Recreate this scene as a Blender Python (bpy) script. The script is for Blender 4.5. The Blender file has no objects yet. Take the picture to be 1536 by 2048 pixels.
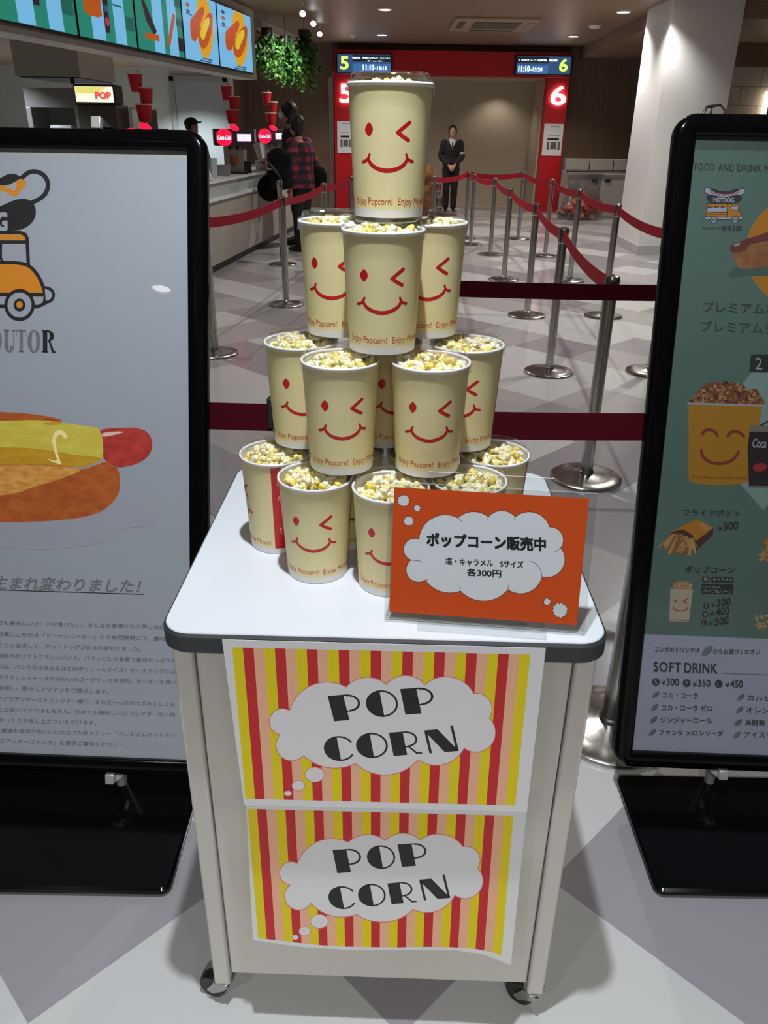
import bpy, bmesh, math, random
from math import sin, cos, pi, radians, sqrt, atan2, hypot
from mathutils import Vector, Matrix
from mathutils.geometry import tessellate_polygon

S = bpy.context.scene
COL = S.collection
random.seed(7)

# ---------------------------------------------------------------- camera
FPX, PITCH, ROLL, EYE = 1575.0, radians(26.0), radians(0.85), 1.58
CAM = Vector((0, 0, EYE))
FWD = Vector((0, cos(PITCH), -sin(PITCH)))
_r0 = Vector((1, 0, 0)); _u0 = _r0.cross(FWD)
RGT = _r0 * cos(ROLL) + _u0 * sin(ROLL)
UPV = RGT.cross(FWD)
cd = bpy.data.cameras.new('camera'); cam = bpy.data.objects.new('camera', cd); COL.objects.link(cam)
cd.sensor_fit = 'VERTICAL'; cd.sensor_height = 24.0; cd.lens = 24.0 * FPX / 2048.0
cd.clip_start = 0.05; cd.clip_end = 200
cam.matrix_world = Matrix((( RGT.x, UPV.x, -FWD.x, 0), (RGT.y, UPV.y, -FWD.y, 0), (RGT.z, UPV.z, -FWD.z, EYE), (0, 0, 0, 1)))
S.camera = cam

# ---------------------------------------------------------------- world, exposure, light
S.view_settings.view_transform = 'Standard'; S.view_settings.look = 'None'
S.view_settings.gamma = 1.0; S.view_settings.exposure = 0.0; S.view_settings.use_curve_mapping = False
W = bpy.data.worlds.new('world'); S.world = W; W.use_nodes = True
W.node_tree.nodes['Background'].inputs[0].default_value = (0.75, 0.72, 0.70, 1)
W.node_tree.nodes['Background'].inputs[1].default_value = 0.06
S.cycles.max_bounces = 8; S.cycles.transparent_max_bounces = 24
S.cycles.sample_clamp_indirect = 4.0
try:
    S.cycles.use_denoising = True
except Exception: pass

CEIL = 3.1
COOL = (0.93, 1.0, 1.07); NEUT = (1.0, 0.97, 0.92); WARM = (1.0, 0.90, 0.78)
def spot(name, loc, power, color=NEUT, angle=130, blend=0.7, radius=0.028, aim=None):
    l = bpy.data.lights.new(name, 'SPOT'); l.energy = power; l.color = color
    l.spot_size = radians(angle); l.spot_blend = blend; l.shadow_soft_size = radius
    o = bpy.data.objects.new(name, l); COL.objects.link(o); o.location = loc
    if aim is not None:
        o.rotation_euler = (Vector(aim) - Vector(loc)).to_track_quat('-Z', 'Y').to_euler()
    return o
# (x, y, power, colour) of the ceiling downlights, two of them invented; those in view get a fitting further down
KEY = (-0.05, 0.76, 235.0, COOL)
LAMPS = [KEY, (-1.95, -1.80, 105, COOL), (1.6, -2.2, 70, COOL), (0.1, -2.2, 330, NEUT),
         (2.5, 6.4, 130, NEUT), (-1.9, 6.3, 55, NEUT),  # invented pair, unseen, added to light the middle of the hall
         (0.6, 4.2, 115, NEUT), (-0.6, 7.6, 110, NEUT), (3.3, 7.4, 160, NEUT),
         (-0.1, 9.9, 120, NEUT), (2.9, 9.9, 170, NEUT), (-4.6, 9.4, 230, COOL), (-3.7, 15.9, 230, COOL),
         (-5.8, 13.5, 240, COOL)]
for i, (x, y, p, c) in enumerate(LAMPS):
    spot('downlight_or_added_lamp', (x, y, CEIL - 0.03 if x > -3 else 2.36), p, c)

# ---------------------------------------------------------------- pixel rays on real planes
def ray(x, y):
    return FWD + RGT * ((x - 768) / FPX) + UPV * ((1024 - y) / FPX)
class Plane:
    """a real plane in the place: origin p, axes u (along) and v (up), n towards the hall"""
    def __init__(s, p, u, v):
        s.p = Vector(p); s.u = Vector(u).normalized(); s.v = Vector(v).normalized(); s.n = s.u.cross(s.v)
    def hit(s, x, y):
        d = ray(x, y); t = (s.p - CAM).dot(s.n) / d.dot(s.n); return CAM + d * t
    def at(s, x, y, d=0.0):
        return s.hit(x, y) + s.n * d
    def uv(s, a, b, d=0.0):
        return s.p + s.u * a + s.v * b + s.n * d
def onz(x, y, z):
    d = ray(x, y); return CAM + d * ((z - EYE) / d.z)
def ony(x, y, Y):
    d = ray(x, y); return CAM + d * (Y / d.y)

# ---------------------------------------------------------------- materials
MATS = {}
def mat(name, col, rough=0.5, metal=0.0, spec=0.5, coat=0.0, emit=0.0, noise=0.0, nscale=20.0, bump=0.0, trans=0.0, alpha=1.0, emit_col=None, rnoise=0.0):
    if name in MATS: return MATS[name]
    m = bpy.data.materials.new(name); m.use_nodes = True; nt = m.node_tree; b = nt.nodes['Principled BSDF']
    b.inputs['Base Color'].default_value = (*col, 1); b.inputs['Roughness'].default_value = rough
    b.inputs['Metallic'].default_value = metal; b.inputs['Specular IOR Level'].default_value = spec
    b.inputs['Coat Weight'].default_value = coat; b.inputs['Coat Roughness'].default_value = 0.03
    b.inputs['Transmission Weight'].default_value = trans; b.inputs['Alpha'].default_value = alpha
    if emit:
        b.inputs['Emission Color'].default_value = (*(emit_col or col), 1); b.inputs['Emission Strength'].default_value = emit
    if noise or bump or rnoise:
        tc = nt.nodes.new('ShaderNodeTexCoord'); nz = nt.nodes.new('ShaderNodeTexNoise')
        nz.inputs['Scale'].default_value = nscale; nz.inputs['Detail'].default_value = 4
        nt.links.new(tc.outputs['Object'], nz.inputs['Vector'])
        if noise:
            mx = nt.nodes.new('ShaderNodeMix'); mx.data_type = 'RGBA'
            mx.inputs[6].default_value = (*[max(0, c * (1 - noise)) for c in col], 1)
            mx.inputs[7].default_value = (*[min(1, c * (1 + noise)) for c in col], 1)
            nt.links.new(nz.outputs['Fac'], mx.inputs[0]); nt.links.new(mx.outputs[2], b.inputs['Base Color'])
        if bump:
            bp = nt.nodes.new('ShaderNodeBump'); bp.inputs['Strength'].default_value = bump; bp.inputs['Distance'].default_value = 0.01
            nt.links.new(nz.outputs['Fac'], bp.inputs['Height']); nt.links.new(bp.outputs['Normal'], b.inputs['Normal'])
        if rnoise:
            mr = nt.nodes.new('ShaderNodeMapRange'); mr.inputs[3].default_value = rough - rnoise; mr.inputs[4].default_value = rough + rnoise
            nt.links.new(nz.outputs['Fac'], mr.inputs[0]); nt.links.new(mr.outputs[0], b.inputs['Roughness'])
    MATS[name] = m; return m
def sr(r, g, b):
    """sRGB 0-255 to linear"""
    return tuple(((c / 255) / 12.92 if c / 255 <= 0.04045 else ((c / 255 + 0.055) / 1.055) ** 2.4) for c in (r, g, b))
def streak_mat(name, c1, c2, scale=(1, 1, 1), rough=0.5, nscale=6.0, coat=0.0):
    if name in MATS: return MATS[name]
    m = mat(name, c1, rough=rough, coat=coat); nt = m.node_tree; b = nt.nodes['Principled BSDF']
    tc = nt.nodes.new('ShaderNodeTexCoord'); mp = nt.nodes.new('ShaderNodeMapping'); nz = nt.nodes.new('ShaderNodeTexNoise')
    mp.inputs['Scale'].default_value = scale; nz.inputs['Scale'].default_value = nscale; nz.inputs['Detail'].default_value = 6
    mx = nt.nodes.new('ShaderNodeMix'); mx.data_type = 'RGBA'; mx.inputs[6].default_value = (*c1, 1); mx.inputs[7].default_value = (*c2, 1)
    rp = nt.nodes.new('ShaderNodeMapRange'); rp.inputs[1].default_value = 0.3; rp.inputs[2].default_value = 0.7
    nt.links.new(tc.outputs['Object'], mp.inputs[0]); nt.links.new(mp.outputs[0], nz.inputs['Vector'])
    nt.links.new(nz.outputs['Fac'], rp.inputs[0]); nt.links.new(rp.outputs[0], mx.inputs[0]); nt.links.new(mx.outputs[2], b.inputs['Base Color'])
    return m
def clear_mat(name, tint=(0.97, 0.98, 0.98), rough=0.03, extra=0.02):
    """thin clear plastic: passes light straight through, mirrors a little by Fresnel"""
    if name in MATS: return MATS[name]
    m = bpy.data.materials.new(name); m.use_nodes = True; nt = m.node_tree; nt.nodes.remove(nt.nodes['Principled BSDF'])
    out = nt.nodes['Material Output']; tr = nt.nodes.new('ShaderNodeBsdfTransparent'); gl = nt.nodes.new('ShaderNodeBsdfGlossy')
    tr.inputs[0].default_value = (*tint, 1); gl.inputs['Roughness'].default_value = rough
    g = nt.nodes.new('ShaderNodeNewGeometry'); dt = nt.nodes.new('ShaderNodeVectorMath'); dt.operation = 'DOT_PRODUCT'
    nt.links.new(g.outputs['Normal'], dt.inputs[0]); nt.links.new(g.outputs['Incoming'], dt.inputs[1])
    def mth(op, a, b=None):
        n = nt.nodes.new('ShaderNodeMath'); n.operation = op
        for k, v in enumerate((a, b)):
            if v is None: continue
            if isinstance(v, (int, float)): n.inputs[k].default_value = v
            else: nt.links.new(v, n.inputs[k])
        return n.outputs[0]
    f = mth('ADD', mth('MULTIPLY', mth('POWER', mth('SUBTRACT', 1.0, mth('ABSOLUTE', dt.outputs['Value'])), 5.0), 0.9), 0.036 + extra)
    mx = nt.nodes.new('ShaderNodeMixShader'); nt.links.new(f, mx.inputs[0])
    nt.links.new(tr.outputs[0], mx.inputs[1]); nt.links.new(gl.outputs[0], mx.inputs[2]); nt.links.new(mx.outputs[0], out.inputs[0])
    MATS[name] = m; return m

M_chrome = mat('brushed steel', (0.47, 0.455, 0.43), 0.22, 1.0, rnoise=0.06, nscale=60)
M_chromeb = mat('polished chrome', (0.75, 0.75, 0.75), 0.08, 1.0)
M_black = mat('black gloss lacquer', (0.002, 0.002, 0.0025), 0.13, spec=0.22)
M_blackm = mat('black plastic', (0.012, 0.012, 0.013), 0.45)
M_white = mat('white laminate', (0.60, 0.62, 0.65), 0.22, spec=0.4)
M_cart = mat('cream painted steel', (0.62, 0.60, 0.54), 0.4, noise=0.03, nscale=8)
M_edge = mat('charcoal rubber edge', (0.035, 0.038, 0.04), 0.45)
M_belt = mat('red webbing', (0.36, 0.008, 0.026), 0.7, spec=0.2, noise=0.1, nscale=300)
M_belt_shade = mat('shaded red webbing', (0.070, 0.004, 0.008), 0.8, spec=0.08, noise=0.1, nscale=300)  # darker copy of the red webbing, shade on the near belts in its colour
M_grey = mat('grey plastic', (0.35, 0.35, 0.34), 0.5)
M_steel = mat('dull steel', (0.42, 0.42, 0.41), 0.38, 0.85)
M_red = mat('red panel', (0.56, 0.006, 0.014), 0.45, noise=0.04, nscale=3)
M_paper = mat('white paper', (0.80, 0.81, 0.84), 0.6)
M_lidclear = clear_mat('clear lid plastic', (0.97, 0.98, 0.98), rough=0.05, extra=0.035)
M_acryl = clear_mat('clear acrylic', rough=0.02, extra=0.01)
M_acredge = mat('acrylic edge highlight', (0.85, 0.88, 0.90), 0.25, alpha=0.55)  # whitish colour paints in the highlight along the sheet edges

# ---------------------------------------------------------------- mesh kit
class MB:
    def __init__(s): s.v = []; s.f = []; s.m = []
    def quad_grid(s, rows, mi=0, closed=False):
        """rows: list of rings/lines of points of one length"""
        b = len(s.v); n = len(rows[0])
        for r in rows: s.v += [tuple(p) for p in r]
        for i in range(len(rows) - 1):
            for j in range(n if closed else n - 1):
                k = (j + 1) % n
                s.f.append((b + i * n + j, b + i * n + k, b + (i + 1) * n + k, b + (i + 1) * n + j)); s.m.append(mi)
        return s
    def poly(s, pts, mi=0):
        b = len(s.v); s.v += [tuple(p) for p in pts]; s.f.append(tuple(range(b, b + len(pts)))); s.m.append(mi); return s
    def tris(s, pts, tri, mi=0):
        b = len(s.v); s.v += [tuple(p) for p in pts]
        for t in tri: s.f.append(tuple(b + i for i in t)); s.m.append(mi)
        return s
    def box(s, c, d, mi=0, R=None):
        b = len(s.v); x, y, z = d[0] / 2, d[1] / 2, d[2] / 2
        for sx, sy, sz in ((-1,-1,-1),(1,-1,-1),(1,1,-1),(-1,1,-1),(-1,-1,1),(1,-1,1),(1,1,1),(-1,1,1)):
            p = Vector((sx * x, sy * y, sz * z))
            if R is not None: p = R @ p
            s.v.append(tuple(p + Vector(c)))
        for q in ((0,3,2,1),(4,5,6,7),(0,1,5,4),(1,2,6,5),(2,3,7,6),(3,0,4,7)): s.f.append(tuple(b + i for i in q)); s.m.append(mi)
        return s
    def hexa(s, bot, top, mi=0, side=None):
        b = len(s.v); s.v += [tuple(p) for p in bot] + [tuple(p) for p in top]; n = len(bot)
        s.f.append(tuple(b + i for i in reversed(range(n)))); s.m.append(mi)
        s.f.append(tuple(b + n + i for i in range(n))); s.m.append(mi)
        for i in range(n):
            j = (i + 1) % n; s.f.append((b + i, b + j, b + n + j, b + n + i)); s.m.append(mi if side is None else side)
        return s
    def lathe(s, prof, c=(0, 0, 0), n=40, mi=0, axis=None, cap=True):
        Rm = Matrix.Identity(3) if axis is None else Vector((0, 0, 1)).rotation_difference(Vector(axis)).to_matrix()
        rows = []
        for r, z in prof:
            rows.append([Rm @ Vector((r * cos(2 * pi * k / n), r * sin(2 * pi * k / n), z)) + Vector(c) for k in range(n)])
        s.quad_grid(rows, mi, True)
        if cap:
            if prof[0][0] > 1e-6: s.poly(list(reversed(rows[0])), mi)
            if prof[-1][0] > 1e-6: s.poly(rows[-1], mi)
        return s
    def cyl(s, a, b, r0, r1=None, n=24, mi=0):
        a = Vector(a); b = Vector(b); L = (b - a).length
        return s.lathe([(r0, 0), (r0 if r1 is None else r1, L)], a, n, mi, (b - a).normalized())
    def tube(s, pts, r, n=10, mi=0, flat=1.0, cap=True):
        pts = [Vector(p) for p in pts]; rows = []
        rr = r if isinstance(r, (list, tuple)) else [r] * len(pts)
        ref = None
        for i, p in enumerate(pts):
            t = (pts[min(i + 1, len(pts) - 1)] - pts[max(i - 1, 0)])
            t = t.normalized() if t.length > 1e-9 else Vector((0, 0, 1))
            if ref is None:
                ref = Vector((1, 0, 0)) if abs(t.x) < 0.8 else Vector((0, 1, 0))
            a = (ref - t * ref.dot(t)).normalized(); ref = a; b = t.cross(a)
            q = rr[i]; qa, qb = (q, q * flat) if not isinstance(q, tuple) else q
            rows.append([p + a * (qa * cos(2 * pi * k / n)) + b * (qb * sin(2 * pi * k / n)) for k in range(n)])
        s.quad_grid(rows, mi, True)
        if cap: s.poly(list(reversed(rows[0])), mi); s.poly(rows[-1], mi)
        return s
    def ball(s, c, r, n=16, m=10, mi=0, R=None):
        r = r if isinstance(r, (list, tuple)) else (r, r, r); c = Vector(c); rows = []
        for i in range(m + 1):
            t = pi * i / m; row = []
            for k in range(n):
                a = 2 * pi * k / n; p = Vector((r[0] * sin(t) * cos(a), r[1] * sin(t) * sin(a), -r[2] * cos(t)))
                if R is not None: p = R @ p
                row.append(c + p)
            rows.append(row)
        return s.quad_grid(rows, mi, True)
    def rrect(s, w, h, r, d, T, seg=6, mi=0, bev=0.0):
        """rounded rectangle slab centred on 0 in (a,b), thickness 0..d, T maps (a,b,c) to a point"""
        def ring(o):
            q = []
            for cx, cy, a0 in ((w/2-r, h/2-r, 0), (-w/2+r, h/2-r, pi/2), (-w/2+r, -h/2+r, pi), (w/2-r, -h/2+r, 3*pi/2)):
                for i in range(seg + 1):
                    a = a0 + pi / 2 * i / seg; q.append((cx + (r - o) * cos(a), cy + (r - o) * sin(a)))
            return q
        lv = [(0, bev), (bev, 0), (d - bev, 0), (d, bev)] if bev else [(0, 0), (d, 0)]
        rows = [[T(a, b, c) for a, b in ring(o)] for c, o in lv]
        s.quad_grid(rows, mi, True); s.poly(list(reversed(rows[0])), mi); s.poly(rows[-1], mi); return s
    def build(s, name, mats, parent=None, smooth=35, bevel=0, world=None, seg=2):
        me = bpy.data.meshes.new(name); me.from_pydata(s.v, [], s.f)
        mats = mats if isinstance(mats, (list, tuple)) else [mats]
        for m in mats: me.materials.append(m)
        if len(mats) > 1: me.polygons.foreach_set('material_index', s.m)
        bm = bmesh.new(); bm.from_mesh(me); bmesh.ops.remove_doubles(bm, verts=bm.verts, dist=1e-6)
        if smooth: bmesh.ops.recalc_face_normals(bm, faces=bm.faces)
        bm.to_mesh(me); bm.free()
        if smooth:
            me.polygons.foreach_set('use_smooth', [True] * len(me.polygons)); me.set_sharp_from_angle(angle=radians(smooth))
        o = bpy.data.objects.new(name, me); COL.objects.link(o)
        if parent is not None:
            o.parent = parent
            if world is not None: o.matrix_parent_inverse = Matrix.Translation(-Vector(world))
        if bevel:
            b = o.modifiers.new('bevel', 'BEVEL'); b.width = bevel; b.segments = seg; b.limit_method = 'ANGLE'; b.angle_limit = radians(40)
        return o
def tag(o, label, cat=None, group=None, kind=None):
    if label: o['label'] = label
    if cat: o['category'] = cat
    if group: o['group'] = group
    if kind: o['kind'] = kind
    return o
def thing(name, label, cat, loc=(0, 0, 0), rotz=0.0, group=None):
    o = bpy.data.objects.new(name, None); COL.objects.link(o); o.location = loc; o.rotation_euler = (0, 0, rotz)
    o.empty_display_size = 0.1
    return tag(o, label, cat, group)
def struct(o): o['kind'] = 'structure'; return o
def dup(root, loc, rotz, label, group=None):
    r = root.copy(); COL.objects.link(r); r.location = loc; r.rotation_euler = (0, 0, rotz); r['label'] = label
    if group: r['group'] = group
    for ch in list(root.children):
        c = ch.copy(); COL.objects.link(c); c.parent = r
        for g in list(ch.children):
            d = g.copy(); COL.objects.link(d); d.parent = c
    return r

# ---------------------------------------------------------------- lettering and print
_TX = {}
def text_mesh(s, bold=0.0, shear=0.0, spacing=1.0):
    k = (s, bold, shear, spacing)
    if k in _TX: return _TX[k]
    c = bpy.data.curves.new('t', 'FONT'); c.body = s; c.size = 1; c.offset = bold; c.shear = shear; c.resolution_u = 4
    c.space_character = spacing; c.fill_mode = 'FRONT'
    o = bpy.data.objects.new('t', c); COL.objects.link(o)
    dg = bpy.context.evaluated_depsgraph_get(); e = o.evaluated_get(dg); me = e.to_mesh()
    v = [(p.co.x, p.co.y) for p in me.vertices]; f = [tuple(p.vertices) for p in me.polygons]
    e.to_mesh_clear(); bpy.data.objects.remove(o); bpy.data.curves.remove(c)
    if v:
        x0 = min(p[0] for p in v); x1 = max(p[0] for p in v); y0 = min(p[1] for p in v); y1 = max(p[1] for p in v)
        v = [((p[0] - x0) / max(x1 - x0, 1e-6), (p[1] - y0) / max(y1 - y0, 1e-6)) for p in v]
    _TX[k] = (v, f); return _TX[k]
class Print:
    """flat printing: layers of ink on a surface; P(x, y, d) maps print coordinates to a point d above the sheet"""
    def __init__(s, P, step=0.00002, conv=None):
        s.P = P; s.mb = MB(); s.d = step; s.step = step; s.mats = []; s.conv = conv
    def mi(s, m):
        if m not in s.mats: s.mats.append(m)
        return s.mats.index(m)
    def up(s): s.d += s.step
    def c(s, p): return s.conv(*p) if s.conv else p
    def poly(s, pts, m, up=True):
        pts = [s.c(p) for p in pts]
        tr = tessellate_polygon([[Vector((a, b, 0)) for a, b in pts]])
        s.mb.tris([s.P(a, b, s.d) for a, b in pts], tr, s.mi(m))
        if up: s.up()
    def quad(s, tl, tr, br, bl, m, nu=1, nv=8, up=True):
        tl, tr, br, bl = [Vector((*s.c(p), 0)) for p in (tl, tr, br, bl)]
        rows = []
        for i in range(nv + 1):
            a = tl.lerp(bl, i / nv); b = tr.lerp(br, i / nv)
            rows.append([s.P(*(a.lerp(b, j / nu))[:2], s.d) for j in range(nu + 1)])
        s.mb.quad_grid(rows, s.mi(m))
        if up: s.up()
    def ell(s, x, y, rx, ry, m, rot=0, n=40, up=True):
        s.poly([(x + rx * cos(a) * cos(rot) - ry * sin(a) * sin(rot), y + rx * cos(a) * sin(rot) + ry * sin(a) * cos(rot)) for a in [2 * pi * k / n for k in range(n)]], m, up)
    def stroke(s, pts, w, m, closed=False, taper=None, sub=1, caps=True, up=True):
        q = [Vector((*s.c(p), 0)) for p in pts]
        if sub > 1:
            z = []
            for i in range(len(q) - (0 if closed else 1)):
                for k in range(sub): z.append(q[i].lerp(q[(i + 1) % len(q)], k / sub))
            if not closed: z.append(q[-1])
            q = z
        n = len(q); L = []; Rr = []
        for i in range(n):
            a = q[(i - 1) % n] if (closed or i > 0) else q[i]; b = q[(i + 1) % n] if (closed or i < n - 1) else q[i]
            t = (b - a); t = t.normalized() if t.length > 1e-9 else Vector((1, 0, 0)); nn = Vector((-t.y, t.x, 0))
            ww = w / 2 * (taper(i / max(1, n - 1)) if taper else 1)
            # mitre
            if (closed or 0 < i < n - 1):
                t1 = (q[i] - a).normalized() if (q[i] - a).length > 1e-9 else t
                k = abs(Vector((-t1.y, t1.x, 0)).dot(nn)); ww = ww / max(k, 0.5)
            L.append(q[i] + nn * ww); Rr.append(q[i] - nn * ww)
        if closed: L.append(L[0]); Rr.append(Rr[0])
        s.mb.quad_grid([[s.P(p.x, p.y, s.d) for p in L], [s.P(p.x, p.y, s.d) for p in Rr]], s.mi(m))
        if caps and not closed:
            for e, wi in ((q[0], 0), (q[-1], 1)):
                ww = w / 2 * (taper(wi) if taper else 1)
                s.mb.poly([s.P(e.x + ww * cos(a), e.y + ww * sin(a), s.d + s.step * 0.3) for a in [2 * pi * k / 14 for k in range(14)]], s.mi(m))
        if up: s.up()
    def text(s, body, bl, br, h, m, bold=0.0, shear=0.0, spacing=1.0, up=False):
        """text fitted from bottom-left bl to bottom-right br, h tall (print y runs down, as in a picture)"""
        v, f = text_mesh(body, 0.0, shear, spacing)
        a = Vector((*s.c(bl), 0)); b = Vector((*s.c(br), 0))
        upv = Vector((*s.c((bl[0], bl[1] - h)), 0)) - a; k = upv.length * bold * 0.9
        for i, (ox, oy) in enumerate(((0, 0),) if not bold else ((-k, -k), (k, -k), (-k, k), (k, k), (0, 0))):
            pts = [a + (b - a) * p[0] + upv * p[1] + Vector((ox, oy, 0)) for p in v]
            s.mb.tris([s.P(p.x, p.y, s.d + i * s.step * 0.6) for p in pts], f, s.mi(m))
        if up: s.up()
    def build(s, name, parent=None, world=None):
        return s.mb.build(name, s.mats, parent, smooth=0, world=world)
def arc3(a, p, b, n=14):
    """points of the circle arc from a over p to b"""
    (x1, y1), (x2, y2), (x3, y3) = a, p, b
    d = 2 * (x1 * (y2 - y3) + x2 * (y3 - y1) + x3 * (y1 - y2))
    if abs(d) < 1e-9: return [a, p, b]
    ux = ((x1**2 + y1**2) * (y2 - y3) + (x2**2 + y2**2) * (y3 - y1) + (x3**2 + y3**2) * (y1 - y2)) / d
    uy = ((x1**2 + y1**2) * (x3 - x2) + (x2**2 + y2**2) * (x1 - x3) + (x3**2 + y3**2) * (x2 - x1)) / d
    r = hypot(x1 - ux, y1 - uy); t1 = atan2(y1 - uy, x1 - ux); t2 = atan2(y2 - uy, x2 - ux); t3 = atan2(y3 - uy, x3 - ux)
    ccw = ((t2 - t1) % (2 * pi)) < ((t3 - t1) % (2 * pi))
    sw = (t3 - t1) % (2 * pi) if ccw else -((t1 - t3) % (2 * pi))
    return [(ux + r * cos(t1 + sw * k / n), uy + r * sin(t1 + sw * k / n)) for k in range(n + 1)]
def cloud(pr, bumps, fill, line, lw):
    pts = []
    for a, p, b in bumps: pts += arc3(a, p, b)[:-1]
    pr.poly(pts, fill)
    for a, p, b in bumps: pr.stroke(arc3(a, p, b), lw, line, up=False, caps=False)
    pr.up()
def spl(pts, n=6, closed=False):
    """Catmull-Rom through 2-D points"""
    out = []; N = len(pts)
    for i in range(N if closed else N - 1):
        g = lambda k: pts[k % N] if closed else pts[min(max(k, 0), N - 1)]
        p0, p1, p2, p3 = g(i - 1), g(i), g(i + 1), g(i + 2)
        for k in range(n):
            t = k / n
            out.append(tuple(0.5 * (2 * p1[c] + (p2[c] - p0[c]) * t + (2 * p0[c] - 5 * p1[c] + 4 * p2[c] - p3[c]) * t * t + (3 * p1[c] - p0[c] - 3 * p2[c] + p3[c]) * t ** 3) for c in range(len(p1))))
    if not closed: out.append(tuple(pts[-1]))
    return out
# ================================================================ SETTING
# ---- floor: diamond vinyl tiles in three greys, laid at 45 degrees
M_t1 = mat('tile white', (0.51, 0.51, 0.505), 0.20, spec=0.5, noise=0.04, nscale=2.5, rnoise=0.05)
M_t2 = mat('tile mauve grey', (0.285, 0.268, 0.287), 0.20, spec=0.5, noise=0.06, nscale=2.5, rnoise=0.05)
M_t3 = mat('tile warm grey', (0.37, 0.355, 0.35), 0.20, spec=0.5, noise=0.05, nscale=2.5, rnoise=0.05)
fl = MB(); rq = sqrt(0.5); DP, DQ, P0, Q0 = 0.505, 0.525, 1.193, 0.62
rt = random.Random(3)
for i in range(-34, 44):
    for j in range(-40, 40):
        pc = [(P0 + (i + a) * DP, Q0 + (j + b) * DQ) for a, b in ((0, 0), (1, 0), (1, 1), (0, 1))]
        xy = [((p - q) * rq, (p + q) * rq) for p, q in pc]
        cx = sum(p[0] for p in xy) / 4; cy = sum(p[1] for p in xy) / 4
        k = (i + j) % 2
        if cy > 2.6 and (i + 2 * j) % 5 in (0, 1): k = 1 - k
        if cy > 3 and cy < 4.0 and abs(cx - 1.05) < 0.3: k = 1
        h = rt.random()
        mi = (1 if h < 0.62 else 2) if k else (0 if h < 0.8 else 2)
        if cy < 2.4: mi = 1 if k else 0
        if cx < -10 or cx > 11 or cy < -8 or cy > 21: continue
        fl.poly([(x, y, 0) for x, y in xy], mi)
struct(fl.build('floor', [M_t1, M_t2, M_t3], smooth=0))

M_ceil = streak_mat('brown wood ceiling', (0.22, 0.135, 0.09), (0.27, 0.175, 0.118), (1, 12, 1), 0.45, 3.0)
M_wood = streak_mat('dark brown wood wall', (0.15, 0.095, 0.06), (0.20, 0.13, 0.085), (12, 12, 0.6), 0.5, 2.0)
M_beige = mat('beige wall paint', (0.50, 0.42, 0.32), 0.7, noise=0.05, nscale=4)
M_kwall = mat('kitchen wall white', (0.62, 0.65, 0.61), 0.55, noise=0.04, nscale=3)
M_colm = mat('white column paint', (0.80, 0.80, 0.78), 0.6, noise=0.02, nscale=6)
M_skirt = mat('grey skirting', (0.50, 0.50, 0.50), 0.5)
M_kdoor = mat('grey door paint', (0.40, 0.44, 0.43), 0.45)
# the menu bulkhead line and the counter line (both run along the hall, a little askew)
m0 = Vector((-2.966, 6.98, 0)); m1 = Vector((-2.018, 13.40, 0)); md = (m1 - m0).normalized(); mn = Vector((md.y, -md.x, 0))
def mline(s, off=0.0, z=0.0): return m0 + md * s + mn * off + Vector((0, 0, z))
MENU_Z = 2.25
struct(MB().box((0.6, 6.5, CEIL + 0.05), (22, 29.5, 0.1)).build('ceiling', M_ceil))
# lower soffit along the right-hand side, with its own edge
struct(MB().hexa([(3.60, 11.9, 2.90), (11, 11.9, 2.90), (11, 21, 2.90), (3.95, 21, 2.90)], [(3.60, 11.9, CEIL - .001), (11, 11.9, CEIL - .001), (11, 21, CEIL - .001), (3.95, 21, CEIL - .001)]).build('ceiling_soffit', M_ceil))
# kitchen ceiling behind the bulkhead
kp = [mline(-6, -0.3), mline(6.6, -0.3), Vector((-2.9, 17.1, 0)), Vector((-10, 17.1, 0)), Vector((-10, 1, 0))]
struct(MB().hexa([(p.x, p.y, 2.55) for p in kp], [(p.x, p.y, CEIL - .002) for p in kp]).build('ceiling_kitchen', streak_mat('tan wood ceiling', (0.42, 0.31, 0.20), (0.48, 0.36, 0.24), (1, 8, 1), 0.5, 3.0)))
struct(MB().box((-6.5, 17.1, 1.55), (7.0, 0.2, 3.1)).build('wall_kitchen', M_kwall))
struct(MB().box((-2.16, 18.52, 1.55), (1.98, 0.2, 3.1)).box((-3.05, 17.75, 1.55), (0.12, 1.3, 3.1)).build('wall_left', M_wood))
struct(MB().box((5.4, 18.6, 1.55), (3.5, 0.2, 3.1)).build('wall_right', M_wood))
struct(MB().box((1.25, 18.7, 2.95), (4.7, 0.2, 0.3)).build('wall_above_gate', M_wood))
struct(MB().box((1.3, 19.6, 1.4), (6.5, 0.2, 2.8)).build('wall_back', M_beige))
struct(MB().box((3.18, 18.95, 1.25), (0.10, 1.1, 2.5)).box((-1.22, 18.95, 1.25), (0.10, 1.1, 2.5)).box((1.0, 18.95, 2.56), (4.4, 1.1, 0.1)).build('trim_1', M_beige))
struct(MB().box((-10, 6.5, 1.55), (0.2, 29, 3.1)).build('wall_kitchen_side', M_kwall))
struct(MB().box((11, 6.5, 1.55), (0.2, 29, 3.1)).build('wall_right_side', M_beige))
# tiled wall right of the column
M_tilew = mat('grey stone tile', (0.46, 0.42, 0.37), 0.5, noise=0.12, nscale=5)
tw = MB()
for r in range(9):
    for c in range(8):
        x0 = 4.9 + c * 0.62 + (0.31 if r % 2 else 0)
        tw.box((x0 + 0.31, 14.9, 0.14 + r * 0.285), (0.612, 0.06, 0.278))
tw.box((7.6, 14.97, 1.28), (5.6, 0.1, 2.56))
struct(tw.build('wall_tiled', M_tilew))
struct(MB().box((7.6, 14.95, 2.74), (5.6, 0.2, 0.36)).build('trim_2', M_wood))
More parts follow.
